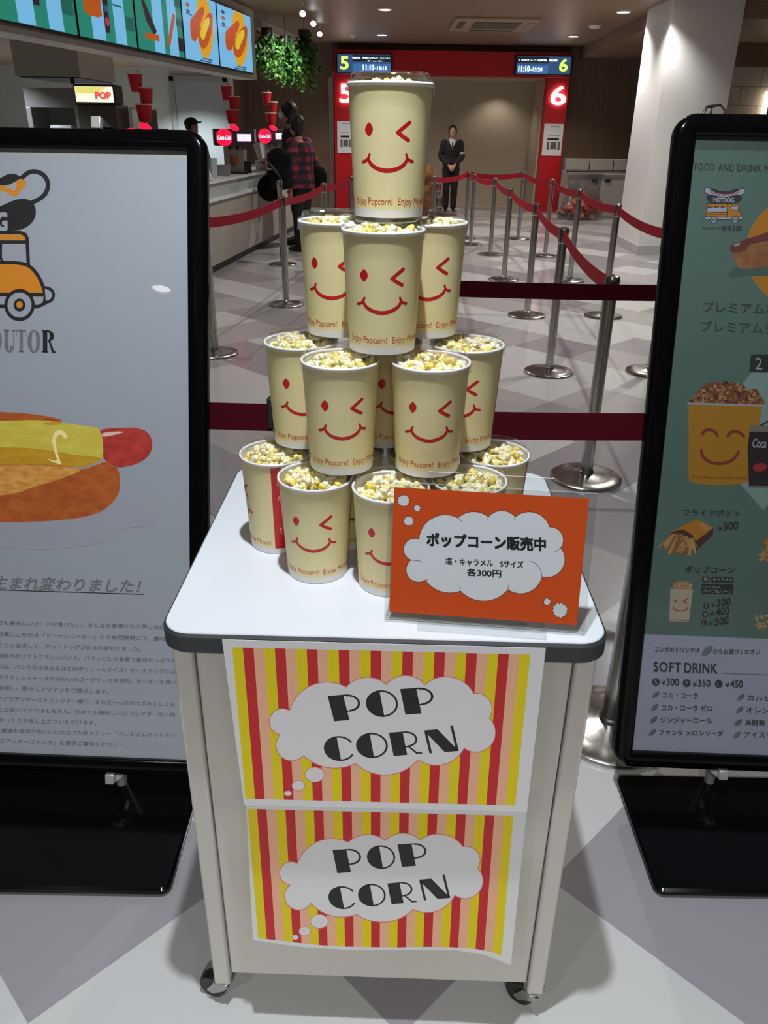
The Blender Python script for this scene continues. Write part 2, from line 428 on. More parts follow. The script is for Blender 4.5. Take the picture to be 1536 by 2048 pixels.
# white column, slightly turned, with a grey skirting
cc = [Vector((3.54, 11.70, 0)), Vector((4.50, 11.86, 0)), Vector((4.54, 13.06, 0)), Vector((3.56, 12.90, 0))]
col = struct(MB().hexa(cc, [p + Vector((0, 0, CEIL)) for p in cc]).build('column', M_colm))
cm = sum(cc, Vector()) / 4
sk = [cm + (p - cm) * 1.015 for p in cc]
struct(MB().hexa(sk, [p + Vector((0, 0, 0.13)) for p in sk]).build('baseboard_column', M_skirt))

# ---- the door in the kitchen wall
kd = MB().box((-3.64, 16.985, 1.18), (0.92, 0.05, 2.3)); d1 = struct(kd.build('door_1', M_kdoor))
MB().box((-4.15, 16.98, 1.2), (0.09, 0.09, 2.4)).box((-3.13, 16.98, 1.2), (0.09, 0.09, 2.4)).box((-3.64, 16.98, 2.37), (1.1, 0.09, 0.09)).build('door_frame', M_grey, d1)
MB().cyl((-4.02, 16.93, 1.0), (-3.92, 16.93, 1.0), 0.012).build('door_handle', M_chrome, d1)

# ---- red gateway to screens 5 and 6
gw = thing('theatre_gateway', 'red rectangular gateway numbered 5 and 6 at the far end of the hall', 'gateway', (1.25, 18.2, 0))
gl = (1.25, 18.2, 0)
MB().box((-0.945, 18.30, 1.27), (0.40, 0.22, 2.54)).build('post', M_red, gw, world=gl, bevel=0.01)
MB().box((3.40, 18.30, 1.27), (0.46, 0.22, 2.54)).build('post', M_red, gw, world=gl, bevel=0.01)
MB().box((1.24, 18.30, 2.76), (4.78, 0.24, 0.45)).build('header', M_red, gw, world=gl, bevel=0.01)
M_num = mat('white lit numeral', (1, 0.97, 0.93), 0.4, emit=6.0)
def solid_text(body, tl, br, y0, depth, m, name, parent, world, bold=0.02):
    v, f = text_mesh(body, bold); (x0, z1), (x1, z0) = tl, br
    mb = MB(); n = len(v); P = [(x0 + (x1 - x0) * a, y0, z0 + (z1 - z0) * b) for a, b in v]
    Q = [(p[0], y0 + depth, p[2]) for p in P]
    mb.tris(P, f); edges = {}
    for t in f:
        for i in range(len(t)):
            e = (t[i], t[(i + 1) % len(t)]); edges[e] = 1
    b = len(mb.v); mb.v += P + Q
    for (i, j) in edges:
        if (j, i) not in edges: mb.f.append((b + i, b + j, b + n + j, b + n + i)); mb.m.append(0)
    return mb.build(name, m, parent, smooth=0, world=world)
tag(solid_text('5', (-1.03, 2.375), (-0.77, 2.035), 18.14, 0.05, M_num, 'numeral', gw, gl, 0.008), 'glowing white numeral 5')
tag(solid_text('6', (3.28, 2.395), (3.585, 2.045), 18.14, 0.05, M_num, 'numeral', gw, gl, 0.008), 'glowing white numeral 6')
M_bez = mat('black bezel', (0.01, 0.01, 0.012), 0.3)
M_scr = mat('navy lit screen', (0.02, 0.05, 0.13), 0.3, emit=1.3, emit_col=(0.022, 0.055, 0.13))
M_scr2 = mat('blue lit screen strip', (0.03, 0.12, 0.35), 0.3, emit=1.0, emit_col=(0.04, 0.13, 0.34))
M_scr3 = mat('black lit screen strip', (0.01, 0.015, 0.03), 0.3, emit=1.0, emit_col=(0.008, 0.012, 0.02))
M_scw = mat('white lit lettering', (0.8, 0.95, 1), 0.3, emit=2.2)
M_scy = mat('yellow lit lettering', (0.75, 0.95, 0.12), 0.3, emit=1.0)
def show_screen(x0, x1, z0, z1, num, flip, times, label):
    c = ((x0 + x1) / 2, 18.13, (z0 + z1) / 2); t = thing('screen', label, 'screen', c)
    MB().box(c, (x1 - x0, 0.07, z1 - z0)).build('bezel', M_bez, t, world=c, bevel=0.008)
    pl = Plane((x0, 18.093, z0), (1, 0, 0), (0, 0, 1)); w = x1 - x0; h = z1 - z0
    pr = Print(lambda a, b, d: pl.uv(a * w, b * h, d), 0.0015)
    q = (lambda a: 1 - a) if flip else (lambda a: a)
    pr.quad((.03, .95), (.97, .95), (.97, .05), (.03, .05), M_scr)
    pr.quad((q(.30 if not flip else .42 + .55), .93), (q(.97 if not flip else .42), .93), (q(.97 if not flip else .42), .60), (q(.30 if not flip else .97), .60), M_scr3)
    pr.quad((.30 if not flip else .03, .50), (.97 if not flip else .58, .50), (.97 if not flip else .58, .08), (.30 if not flip else .03, .08), M_scr2)
    def tx(s, a0, a1, b0, b1, m, bold=0.015):
        v, f = text_mesh(s, bold)
        pr.mb.tris([pr.P(a0 + (a1 - a0) * p[0], b0 + (b1 - b0) * p[1], pr.d) for p in v], f, pr.mi(m)); pr.up()
    if not flip:
        tx(num, .08, .23, .18, .86, M_scy, .03); tx('THEATER', .29, .44, .72, .82, M_scw); tx('(字幕)シンデレラ・ストーリー', .47, .96, .72, .83, M_scw); tx('ザ・ムービー', .56, .84, .60, .67, M_scw)
        tx(times[0], .48, .68, .18, .46, M_scw, .03); tx('-' + times[1], .69, .90, .20, .38, M_scw, .02)
    else:
        tx(num, .77, .92, .18, .86, M_scy, .03); tx('THEATER', .58, .73, .70, .80, M_scw); tx('くまのがっこう(吹替)', .05, .55, .68, .80, M_scw)
        tx(times[0], .06, .26, .16, .46, M_scw, .03); tx('-' + times[1], .27, .48, .18, .38, M_scw, .02)
    pr.build('display', t, c)
show_screen(-1.10, 0.035, 2.555, 2.905, '5', False, ('11:10', '13:15'), 'lit screen with a yellow 5 on the left end of the red gateway header')
show_screen(2.49, 3.635, 2.575, 2.92, '6', True, ('11:10', '13:20'), 'lit screen with a yellow 6 on the right end of the red gateway header')
M_ink = mat('black ink', (0.012, 0.012, 0.013), 0.5)
M_inkg = mat('grey ink', (0.12, 0.12, 0.12), 0.5)
def notice(x0, x1, z0, z1, label):
    c = ((x0 + x1) / 2, 18.18, (z0 + z1) / 2); t = thing('notice', label, 'notice', c)
    MB().box(c, (x1 - x0, 0.012, z1 - z0)).build('sheet', M_paper, t, world=c)
    pl = Plane((x0, 18.173, z0), (1, 0, 0), (0, 0, 1)); w = x1 - x0; h = z1 - z0
    pr = Print(lambda a, b, d: pl.uv(a * w, b * h, d), 0.0012)
    pr.stroke([(.35, .93), (.75, .93), (.78, .88)], .012, M_inkg); pr.quad((.25, .66), (.85, .66), (.85, .645), (.25, .645), M_inkg)
    pr.quad((.22, .56), (.82, .56), (.82, .50), (.22, .50), M_ink)
    pr.quad((.22, .44), (.34, .44), (.34, .20), (.22, .20), M_inkg); pr.quad((.40, .43), (.72, .43), (.72, .22), (.40, .22), M_inkg); pr.quad((.78, .44), (.90, .44), (.90, .20), (.78, .20), M_inkg)
    pr.build('printing', t, c)
notice(-1.09, -0.78, 1.09, 1.69, 'grey printed notice on the left red post, under the numeral 5')
notice(3.20, 3.60, 1.10, 1.70, 'grey printed notice on the right red post, under the numeral 6')

# ---- ceiling fittings
M_glow = mat('lamp diffuser', (1, 0.98, 0.94), 0.4, emit=14.0)
M_rim = mat('white lamp rim', (0.75, 0.74, 0.72), 0.4)
def downlight(p, r, label, group='recessed downlights'):
    t = thing('downlight', label, 'ceiling light', (p[0], p[1], CEIL), group=group)
    MB().lathe([(r, 0.0), (r * 1.25, -0.002), (r * 1.25, -0.016), (r, -0.02), (r, 0.0)], n=28, cap=False).build('rim', M_rim, t)
    MB().lathe([(r * 0.99, -0.006), (0.001, -0.012)], n=28, cap=False).build('diffuser', M_glow, t)
for x, y, lb, pw, cl in ((770, 17, 'round downlight above the top popcorn cup, nearer of the two there', 190, NEUT),
                 (764, 68, 'round downlight just before the red gateway header, beside the number 5 screen', 150, NEUT),
                 (1247, 22, 'round downlight just left of the white column top', 190, NEUT),
                 (1147, 71, 'round downlight above the number 6 screen', 150, WARM)):
    p = onz(x, y, CEIL); downlight(p, 0.085, lb); spot('downlight_or_added_lamp', (p.x, p.y, CEIL - 0.04), pw, cl)
p = onz(1300, 2, CEIL); downlight((3.28, 11.35), 0.085, 'round downlight against the white column, washing its corner')
spot('downlight_or_added_lamp', (3.30, 11.42, CEIL - 0.05), 120, NEUT, angle=120)
spot('downlight_or_added_lamp', (2.35, 19.05, 2.47), 20, WARM, angle=120)
spot('downlight_or_added_lamp', (0.2, 19.05, 2.47), 9, WARM, angle=120)
downlight(KEY, 0.07, 'round downlight straight above the popcorn cart')
downlight(LAMPS[1], 0.07, 'round downlight behind the camera to the left')
p = onz(1190, 52, CEIL); t = thing('smoke_detector', 'flat white ceiling disc between the two right-hand downlights', 'smoke detector', (p.x, p.y, CEIL))
MB().lathe([(0.02, -0.04), (0.08, -0.032), (0.10, 0)], n=28).build('housing', M_rim, t)
p = onz(705, 70, CEIL); t = thing('sprinkler', 'small dull sprinkler disc in the brown ceiling', 'sprinkler', (p.x, p.y, CEIL))
MB().lathe([(0.015, -0.05), (0.03, -0.03), (0.07, -0.012), (0.07, 0)], n=20).build('cap', M_rim, t)
ac = onz(985, 48, CEIL); t = thing('air_conditioner', 'brown framed air conditioner cassette set in the ceiling', 'air conditioner', (ac.x, ac.y, CEIL))
M_acf = mat('brown grille frame', (0.36, 0.25, 0.18), 0.5)
MB().box((0, 0, -0.015), (1.30, 1.7, 0.03)).build('panel', M_acf, t, bevel=0.008)
MB().box((0.04, -0.1, -0.034), (0.72, 0.8, 0.012)).build('grille', mat('dark grille', (0.10, 0.07, 0.055), 0.6), t)
MB().box((0.04, 0.62, -0.034), (0.72, 0.10, 0.012)).build('outlet', mat('dark grille', (0, 0, 0)), t)
MB().box((-0.52, -0.1, -0.034), (0.10, 0.8, 0.012)).build('outlet', mat('dark grille', (0, 0, 0)), t)
MB().box((0.58, -0.1, -0.034), (0.10, 0.8, 0.012)).build('outlet', M_acf, t)
for k, (x, y) in enumerate(((606, 25), (627, 45), (640, 66))):
    p = onz(x, y, CEIL - 0.12); lb = ['track spotlight nearest the menu screens', 'middle track spotlight above the hanging plants', 'track spotlight farthest back, beside the brown wall'][k]
    t = thing('track_spotlight', lb, 'spotlight', (p.x, p.y, CEIL), group='track spotlights')
    MB().cyl((0, 0, 0), (0, 0, -0.07), 0.012).build('stem', M_rim, t)
    MB().cyl((0.0, 0.05, -0.06), (0.0, -0.05, -0.14), 0.035, 0.045).build('barrel', M_rim, t)
    MB().cyl((0.0, -0.047, -0.138), (0.0, -0.054, -0.143), 0.038).build('lens', M_glow, t)
a = onz(517, 42, CEIL - 0.02); b = onz(612, 83, CEIL - 0.02)
struct(MB().hexa([(a.x - .05, a.y, CEIL - .12), (a.x + .05, a.y, CEIL - .12), (b.x + .05, b.y, CEIL - .12), (b.x - .05, b.y, CEIL - .12)], [(a.x - .05, a.y, CEIL - .001), (a.x + .05, a.y, CEIL - .001), (b.x + .05, b.y, CEIL - .001), (b.x - .05, b.y, CEIL - .001)]).build('trim_3', mat('pale rail', (0.6, 0.58, 0.54), 0.5)))

tp = onz(622, 55, CEIL - 0.2)
spot('track_lamp', (tp.x, tp.y, tp.z), 70, NEUT, angle=70, aim=(-1.9, 14.2, 2.3))
# ================================================================ POPCORN CART
CX, CYc, CYAW = 0.008, 1.270, radians(-1.1)
TOP = 0.91
cart = thing('popcorn_cart', 'white rolling cart with grey-edged top, front and centre, carrying the cup pyramid', 'cart', (CX, CYc, 0), CYAW)
I3 = lambda a, b, c: (a, b, c)
MB().rrect(0.668, 0.640, 0.045, 0.034, lambda a, b, c: (a, b, TOP - 0.036 + c), seg=8, bev=0.004).build('top_edge', M_edge, cart)
MB().rrect(0.660, 0.632, 0.042, 0.006, lambda a, b, c: (a, b, TOP - 0.006 + c), seg=8, bev=0.0015).build('tabletop', M_white, cart)
yf, yb, hw = -0.295, 0.285, 0.322
MB().box((0, 0.0, 0.481), (hw * 2 - 0.067, yb - yf - 0.006, 0.786)).build('cabinet_body', M_cart, cart, bevel=0.003)
for sx in (-1, 1):
    for yy in (yf + 0.016, yb - 0.016):
        MB().box((sx * (hw - 0.016), yy, 0.469), (0.032, 0.032, 0.81)).build('leg', M_cart, cart, bevel=0.004)
def caster(x, y, sw):
    Rz = Matrix.Rotation(sw, 3, 'Z'); P = lambda p: Rz @ Vector(p) + Vector((x, y, 0))
    f = MB().lathe([(0.020, 0.066), (0.020, 0.060), (0.016, 0.054)], (x, y, 0), 20)
    for s in (-1, 1):
        q = [P((s * 0.014, -0.016, 0.056)), P((s * 0.014, 0.016, 0.056)), P((s * 0.014, 0.034, 0.026)), P((s * 0.014, 0.022, 0.020)), P((s * 0.014, -0.004, 0.040))]
        o = Rz @ Vector((s * 0.002, 0, 0)); f.hexa(q, [v + o for v in q])
    f.box(P((0, 0, 0.057)), (0.034, 0.034, 0.004), R=Rz)
    c = f.build('caster', M_chrome, cart)
    wc = P((0, 0.026, 0.0)); ax = Rz @ Vector((1, 0, 0))
    MB().lathe([(0.012, -0.011), (0.026, -0.011), (0.029, -0.006), (0.029, 0.006), (0.026, 0.011), (0.012, 0.011)], wc + Vector((0, 0, 0.029)), 28, 0, ax).build('wheel', M_blackm, c)
caster(-hw + 0.016, yf + 0.018, radians(72)); caster(hw - 0.016, yf + 0.018, radians(55))
caster(-hw + 0.016, yb - 0.018, radians(20)); caster(hw - 0.016, yb - 0.018, radians(-30))

# ---------------------------------------------------------------- two striped posters on the cart front
M_py = mat('yellow ink', sr(236, 216, 8), 0.42, spec=0.3)
M_prd = mat('red ink', sr(206, 44, 48), 0.42, spec=0.3)
M_ppe = mat('peach ink', sr(245, 188, 152), 0.42, spec=0.3)
M_pwh = mat('glossy white sheet', (0.80, 0.80, 0.81), 0.4, spec=0.3)
M_pbk = mat('black print', (0.018, 0.018, 0.02), 0.42, spec=0.3)
M_ppk = mat('pink outline', sr(225, 110, 105), 0.42)
def glyph(pr, ch, bl, br, tl, m):
    """fat-and-thin show lettering: one side of each letter solid, the other a hairline"""
    O = Vector(bl); U = Vector(br) - O; V = Vector(tl) - O
    T = lambda p: tuple(O + U * p[0] + V * p[1])
    th = 0.075
    def ring_part(cx, cy, rx, ry, a0, a1, n=26, t=th, k=1.0):
        o = [(cx + rx * cos(a0 + (a1 - a0) * i / n), cy + ry * sin(a0 + (a1 - a0) * i / n)) for i in range(n + 1)]
        q = [(cx + (rx - t) * cos(a0 + (a1 - a0) * i / n), cy + (ry - t) * sin(a0 + (a1 - a0) * i / n)) for i in range(n + 1)]
        pr.poly([T(p) for p in o + q[::-1]], m, up=False)
    def chord(cx, cy, rx, ry, xc, n=26):
        a = math.acos(max(-1, min(1, (xc - cx) / rx))); pr.poly([T((cx + rx * cos(a + (2 * pi - 2 * a) * i / n), cy + ry * sin(a + (2 * pi - 2 * a) * i / n))) for i in range(n + 1)], m, up=False)
    if ch in 'PR':
        pr.poly([T(p) for p in ((0, 0), (0.50, 0), (0.50, 1), (0, 1))], m, up=False)
        ring_part(0.58, 0.66, 0.40, 0.34, -pi / 2, pi / 2)
        pr.poly([T(p) for p in ((0.44, 0.945), (0.60, 0.945), (0.60, 1), (0.44, 1))], m, up=False)
        pr.poly([T(p) for p in ((0.44, 0.32), (0.60, 0.32), (0.60, 0.375), (0.44, 0.375))], m, up=False)
    if ch == 'R':
        pr.poly([T(p) for p in ((0.56, 0.36), (0.64, 0.36), (0.88, 0.07), (1.05, 0.06), (1.05, 0.0), (0.84, 0.0))], m, up=False)
    if ch == 'O':
        chord(0.5, 0.5, 0.5, 0.5, 0.50); ring_part(0.5, 0.5, 0.5, 0.5, -pi / 2 - .3, pi / 2 + .3, t=0.065)
    if ch == 'C':
        chord(0.5, 0.5, 0.5, 0.5, 0.48); ring_part(0.5, 0.5, 0.5, 0.5, radians(28), radians(105), t=0.065); ring_part(0.5, 0.5, 0.5, 0.5, radians(255), radians(325), t=0.065)
    if ch == 'N':
        pr.poly([T(p) for p in ((0.0, 0), (0.09, 0), (0.09, 0.95), (0.0, 0.95))], m, up=False)
        pr.poly([T(p) for p in ((0.0, 1.0), (0.46, 1.0), (1.0, 0.0), (0.52, 0.0), (0.06, 0.86))], m, up=False)
        pr.poly([T(p) for p in ((0.91, 0.02), (1.0, 0.0), (1.0, 1.12), (0.91, 1.12))], m, up=False)
ya = radians(-1.6)
pu = Vector((cos(ya), sin(ya), 0))
def poster(name, label, plane, conv, sheet, stripes, bumps, dots, glyphs, bottom=None):
    t = thing(name, label, 'poster', plane.uv(0, 0))
    P = lambda x, y, d: plane.at(x, y, d)
    base = Print(P, 0.00001, conv); base.d = 0.00004
    w = plane.uv(0, 0)
    ft = [conv(*p) for p in sheet]
    front = [plane.at(x, y, 0.0) for x, y in ft]; back = [plane.at(x, y, -0.0006) for x, y in ft]
    tr = tessellate_polygon([[Vector((a, b, 0)) for a, b in ft]])
    mb = MB(); mb.tris(front, tr); mb.tris(back, [q[::-1] for q in tr]); n = len(front)
    for i in range(n):
        j = (i + 1) % n; mb.poly([front[i], front[j], back[j], back[i]])
    mb.build('sheet', M_pwh, t, smooth=0, world=w)
    tl, tr_, br, bl = [Vector(p) for p in stripes]
    mats = (M_py, M_prd, M_ppe)
    def bot(k):
        if bottom is None: return bl.lerp(br, k)
        x = bottom[0][0] + k * (bottom[-1][0] - bottom[0][0]); i = max(q for q in range(len(bottom) - 1) if bottom[q][0] <= x + 1e-6); return Vector(bottom[i]).lerp(Vector(bottom[i + 1]), (x - bottom[i][0]) / (bottom[i + 1][0] - bottom[i][0]))
    for k in range(28):
        a, b = k / 28, (k + 1) / 28
        base.quad(tl.lerp(tr_, a), tl.lerp(tr_, b), bot(b), bot(a), mats[k % 3], up=False)
    base.up()
    cloud(base, bumps, M_pwh, M_ppk, 1.6 if conv else 2)
    for x, y, rx, ry in dots: base.ell(x, y, rx + 2, ry + 2, M_ppk, up=False)
    base.up()
    for x, y, rx, ry in dots: base.ell(x, y, rx, ry, M_pwh, up=False)
    base.up()
    for g in glyphs: glyph(base, g[0], g[1], g[2], g[3], M_pbk)
    base.build('printing', t, w)
cu = lambda x, y: (420 + x / 1.873, 1260 + y / 1.873)
cl_ = lambda x, y: (380 + x / 1.786, 1560 + y / 1.786)
pl_u = Plane((0, 0.9415, 0.86), pu, Vector((0, 0.02, 1)).normalized())
pl_l = Plane((0, 0.955, 0.62), pu, Vector((0, 0.03, 1)).normalized())
UB = [((298, 302), (410, 198), (510, 214)), ((510, 214), (575, 178), (660, 205)), ((660, 205), (735, 170), (805, 205)), ((805, 205), (895, 175), (988, 238)), ((988, 238), (1055, 280), (1046, 330)), ((1046, 330), (1068, 400), (952, 443)), ((952, 443), (868, 505), (780, 486)), ((780, 486), (655, 543), (545, 500)), ((545, 500), (440, 515), (350, 470)), ((350, 470), (247, 432), (262, 392)), ((262, 392), (222, 345), (298, 302))]
UG = [('P', (465, 342), (580, 332), (441, 247)), ('O', (594, 331), (713, 320), (575, 231)), ('P', (732, 317), (852, 308), (712, 221)),
      ('C', (436, 495), (552, 486), (418, 402)), ('O', (556, 485), (674, 474), (539, 391)), ('R', (688, 472), (790, 463), (670, 385)), ('N', (822, 462), (932, 453), (802, 376))]
poster('poster', 'upper striped POP CORN poster on the cart front, taped at the table edge', pl_u, cu,
       [(45, 36), (1258, 68), (1187, 682), (128, 655)], [(83, 65), (1200, 92), (1143, 657), (133, 632)], UB,
       [(392, 542, 35, 27), (331, 583, 23, 18), (292, 612, 13, 9)], UG)
LB = [((383, 298), (480, 212), (565, 222)), ((565, 222), (625, 195), (697, 216)), ((697, 216), (760, 190), (822, 214)), ((822, 214), (895, 193), (975, 238)), ((975, 238), (1035, 275), (1028, 315)), ((1028, 315), (1046, 370), (946, 412)), ((946, 412), (875, 470), (797, 462)), ((797, 462), (690, 508), (595, 480)), ((595, 480), (510, 486), (432, 440)), ((432, 440), (338, 410), (358, 374)), ((358, 374), (320, 330), (383, 298))]
LG = [('P', (526, 333), (624, 326), (509, 250)), ('O', (640, 322), (740, 313), (625, 238)), ('P', (757, 310), (857, 303), (741, 230)),
      ('C', (503, 465), (603, 457), (487, 383)), ('O', (608, 456), (706, 447), (593, 375)), ('R', (720, 444), (806, 436), (705, 369)), ('N', (836, 430), (930, 421), (818, 356))]
poster('poster', 'lower striped POP CORN poster on the cart front, its bottom edge curling', pl_l, cl_,
       [(200, 88), (1202, 114), (1146, 662), (1095, 640), (1050, 624), (950, 608), (800, 607), (600, 608), (400, 597), (225, 572)],
       [(205, 103), (1155, 128), (1113, 628), (243, 565)], LB, [(462, 505, 31, 24), (410, 540, 20, 16), (376, 562, 11, 8)], LG,
       bottom=[(243, 565), (340, 576), (440, 588), (540, 595), (640, 597), (740, 598), (840, 596), (930, 597), (1020, 603), (1070, 612), (1113, 628)])

# ---------------------------------------------------------------- popcorn cups
CH, CS, RT_, RB_ = 0.1705, 0.1846, 0.0588, 0.0496
M_cream = mat('cream cup paper', (0.87, 0.765, 0.405), 0.42, spec=0.35, noise=0.02, nscale=30)
M_cupw = mat('white cup paper', (0.80, 0.79, 0.76), 0.4)
M_face = mat('red face ink', sr(202, 20, 28), 0.4)
M_text = mat('orange red lettering', sr(205, 60, 42), 0.45)
M_band = mat('red cup band', sr(205, 16, 32), 0.4)
M_pink = mat('pale band lettering', sr(240, 170, 160), 0.4)
M_pc1 = mat('popcorn white', (0.86, 0.80, 0.60), 0.7, noise=0.06, nscale=120)
M_pc2 = mat('popcorn yellow', (0.80, 0.60, 0.12), 0.6, noise=0.12, nscale=120)
M_pc3 = mat('popcorn butter', (0.84, 0.74, 0.36), 0.65, noise=0.1, nscale=120)
M_pc4 = mat('popcorn toasted', (0.55, 0.34, 0.07), 0.6, noise=0.15, nscale=120)
def crad(z): return RB_ + (RT_ - RB_) * z / CH
def on_cup(th, z, d): r = crad(z) + d; return Vector((r * sin(th), -r * cos(th), z))
def cup_pix(x, y, C=(0.0, 1.241, 0.91 + 3 * 0.1846)):
    """angle and height on the cup of a point seen on the top cup"""
    d = ray(x, y); o = CAM - Vector(C); t = 1.0
    k = (RT_ - RB_) / CH
    # |o.xy + t d.xy|^2 = (RB + k (oz + t dz))^2
    A = d.x**2 + d.y**2 - (k * d.z)**2; B = o.x * d.x + o.y * d.y - k * d.z * (RB_ + k * o.z); Cc = o.x**2 + o.y**2 - (RB_ + k * o.z)**2
    disc = max(B * B - A * Cc, 0.0); t = (-B - sqrt(disc)) / A; p = o + d * t
    return (atan2(p.x, -p.y), p.z)
def make_popcorn(seed):
    r = random.Random(seed); mb = MB()
    ico = bmesh.new(); bmesh.ops.create_icosphere(ico, subdivisions=1, radius=1.0); iv = [v.co.copy() for v in ico.verts]; idx = {v: i for i, v in enumerate(ico.verts)}; fi = [[idx[v] for v in f.verts] for f in ico.faces]; ico.free()
    ico2 = bmesh.new(); bmesh.ops.create_icosphere(ico2, subdivisions=2, radius=1.0); iv2 = [v.co.copy() for v in ico2.verts]; idx2 = {v: i for i, v in enumerate(ico2.verts)}; fi2 = [[idx2[v] for v in f.verts] for f in ico2.faces]; ico2.free()
    mb.lathe([(0.0555, 0.148), (0.001, 0.160)], n=24, mi=2, cap=False)
    pts = []
    tries = 0
    while len(pts) < 54 and tries < 4000:
        tries += 1
        a = r.uniform(0, 2 * pi); q = 0.049 * sqrt(r.random()); hz = 0.1625 + 0.008 * (1 - (q / 0.05)**2) + r.uniform(-0.008, 0.003)
        p = Vector((q * cos(a), q * sin(a), hz))
        if all((p - o).length > 0.0095 for o in pts): pts.append(p)
    for p in pts:
        h = r.random(); main = 0 if h < 0.50 else (2 if h < 0.78 else (1 if h < 0.95 else 3))
        for k in range(r.randint(5, 7)):
            d = Vector((r.gauss(0, 1), r.gauss(0, 1), r.gauss(0, 0.8))).normalized() * r.uniform(0.0032, 0.0058)
            s = r.uniform(0.0036, 0.0058); o = p + d; b = len(mb.v)
            if o.z + s > 0.1800: o.z = 0.1800 - s
            if hypot(o.x, o.y) + s > 0.0535: f = (0.0535 - s) / hypot(o.x, o.y); o.x *= f; o.y *= f
            mi = main if r.random() < 0.75 else r.choice((0, 2, 1))
            mb.v += [tuple(o + v * s * (1 + 0.16 * sin(3.4 * v.x + 2 * v.y + k * 2 + 2.6 * v.z) + 0.09 * sin(4.2 * v.y - 3 * v.z + k))) for v in iv2]
            for f in fi2: mb.f.append(tuple(b + i for i in f)); mb.m.append(mi)
    return mb
POP = []
for sd in (11, 23, 37):
    mb = make_popcorn(sd); o = mb.build('popcorn', [M_pc1, M_pc2, M_pc3, M_pc4], None, smooth=60); POP.append(o.data); bpy.data.objects.remove(o)
cup = thing('popcorn_cup', '', 'popcorn cup', (0, 0, 0), group='winking popcorn cups stacked on the cart')
# body: outer wall, bottom band white, inner wall
nz = [0.0, 0.0015, 0.0115, 0.05, 0.09, 0.13, 0.1665]
mb = MB(); N = 144
ringo = lambda r, z: [(r * cos(2 * pi * k / N), r * sin(2 * pi * k / N), z) for k in range(N)]
mb.quad_grid([ringo(crad(0) - 0.004, 0.004), ringo(crad(0) - 0.0015, 0.0), ringo(crad(0), 0.0005), ringo(crad(.0115), .0115)], 1, True)
mb.quad_grid([ringo(crad(z), z) for z in (0.0115, 0.05, 0.09, 0.13, 0.168)], 0, True)
mb.quad_grid([ringo(crad(z) - 0.0012, z) for z in (0.168, 0.13, 0.06, 0.006)], 1, True)
mb.poly(list(reversed(ringo(crad(0) - 0.004, 0.004))), 1); mb.poly(ringo(crad(0.006) - 0.0012, 0.006), 1)
mb.build('cup_body', [M_cream, M_cupw], cup, smooth=40)
MB().lathe([(RT_ - 0.0012, 0.1668), (RT_ + 0.0004, 0.1668), (RT_ + 0.0018, 0.1680), (RT_ + 0.0022, 0.1697), (RT_ + 0.0016, 0.1714), (RT_, 0.1722), (RT_ - 0.0014, 0.1712), (RT_ - 0.0018, 0.1690), (RT_ - 0.0012, 0.1668)], n=64, cap=False).build('rim', M_cupw, cup, smooth=70)
f = lambda x, y: cup_pix(660 + x / 6.4, 130 + y / 6.4)
pr = Print(on_cup, 0.000006); pr.d = 0.00010
def cuppoly(pts, m):
    q = [f(*p) for p in pts]; c = (sum(p[0] for p in q) / len(q), sum(p[1] for p in q) / len(q)); n = len(q)
    rings = [[pr.P(c[0] + (p[0] - c[0]) * k, c[1] + (p[1] - c[1]) * k, pr.d) for p in q] for k in (1.0, 0.6, 0.25, 0.001)]
    pr.mb.quad_grid(rings, pr.mi(m), True); pr.up()
def cupstroke(pts, w, m, taper=None, n=5):
    q = spl(pts, n); L = []; Rr = []
    for i, p in enumerate(q):
        a = q[max(i - 1, 0)]; b = q[min(i + 1, len(q) - 1)]; l = hypot(b[0] - a[0], b[1] - a[1]) or 1; nx, ny = -(b[1] - a[1]) / l, (b[0] - a[0]) / l
        ww = w / 2 * (taper(i / (len(q) - 1)) if taper else 1); L.append((p[0] + nx * ww, p[1] + ny * ww)); Rr.append((p[0] - nx * ww, p[1] - ny * ww))
    mid = q
    rows = [[pr.P(*f(*p), pr.d) for p in L], [pr.P(*f(*p), pr.d) for p in mid], [pr.P(*f(*p), pr.d) for p in Rr]]
    pr.mb.quad_grid(rows, pr.mi(m))
    for e, t in ((q[0], 0), (q[-1], 1)):
        ww = w / 2 * (taper(t) if taper else 1)
        pr.mb.poly([pr.P(*f(e[0] + ww * cos(a), e[1] + ww * sin(a)), pr.d) for a in [2 * pi * k / 12 for k in range(12)]], pr.mi(m))
    pr.up()
cuppoly(spl([(497, 740), (530, 768), (550, 820), (536, 875), (500, 918), (470, 885), (448, 832), (468, 775)], 3, True), M_face)
cupstroke([(1018, 742), (950, 800), (868, 868)], 48, M_face, n=6); cupstroke([(868, 868), (930, 918), (1000, 968)], 50, M_face, n=6)
cupstroke([(506, 1150), (492, 1195), (472, 1222), (428, 1245)], 38, M_face, lambda t: 0.75 + 0.35 * t)
cupstroke([(490, 1212), (530, 1278), (600, 1328), (690, 1355), (780, 1355), (880, 1325), (950, 1275), (985, 1218)], 50, M_face, lambda t: 0.68 + 0.45 * sin(pi * t), n=6)
cupstroke([(975, 1150), (988, 1195), (1008, 1222), (1052, 1240)], 38, M_face, lambda t: 0.75 + 0.35 * t)
def cuptext(s, t0, t1, z0, h, m, bold=0.008, rot=False, shear=0.0):
    v, fc = text_mesh(s, 0.0, shear)
    for ox, oz in ((0, 0),):
        pts = [pr.P(t0 + ox / 0.051 + (t1 - t0) * a, z0 + oz + h * b, pr.d) for a, b in v] if not rot else [pr.P(t0 + ox / 0.051 + (t1 - t0) * (1 - b), z0 + oz + h * a, pr.d) for a, b in v]
        pr.mb.tris(pts, fc, pr.mi(m))
    pr.up()
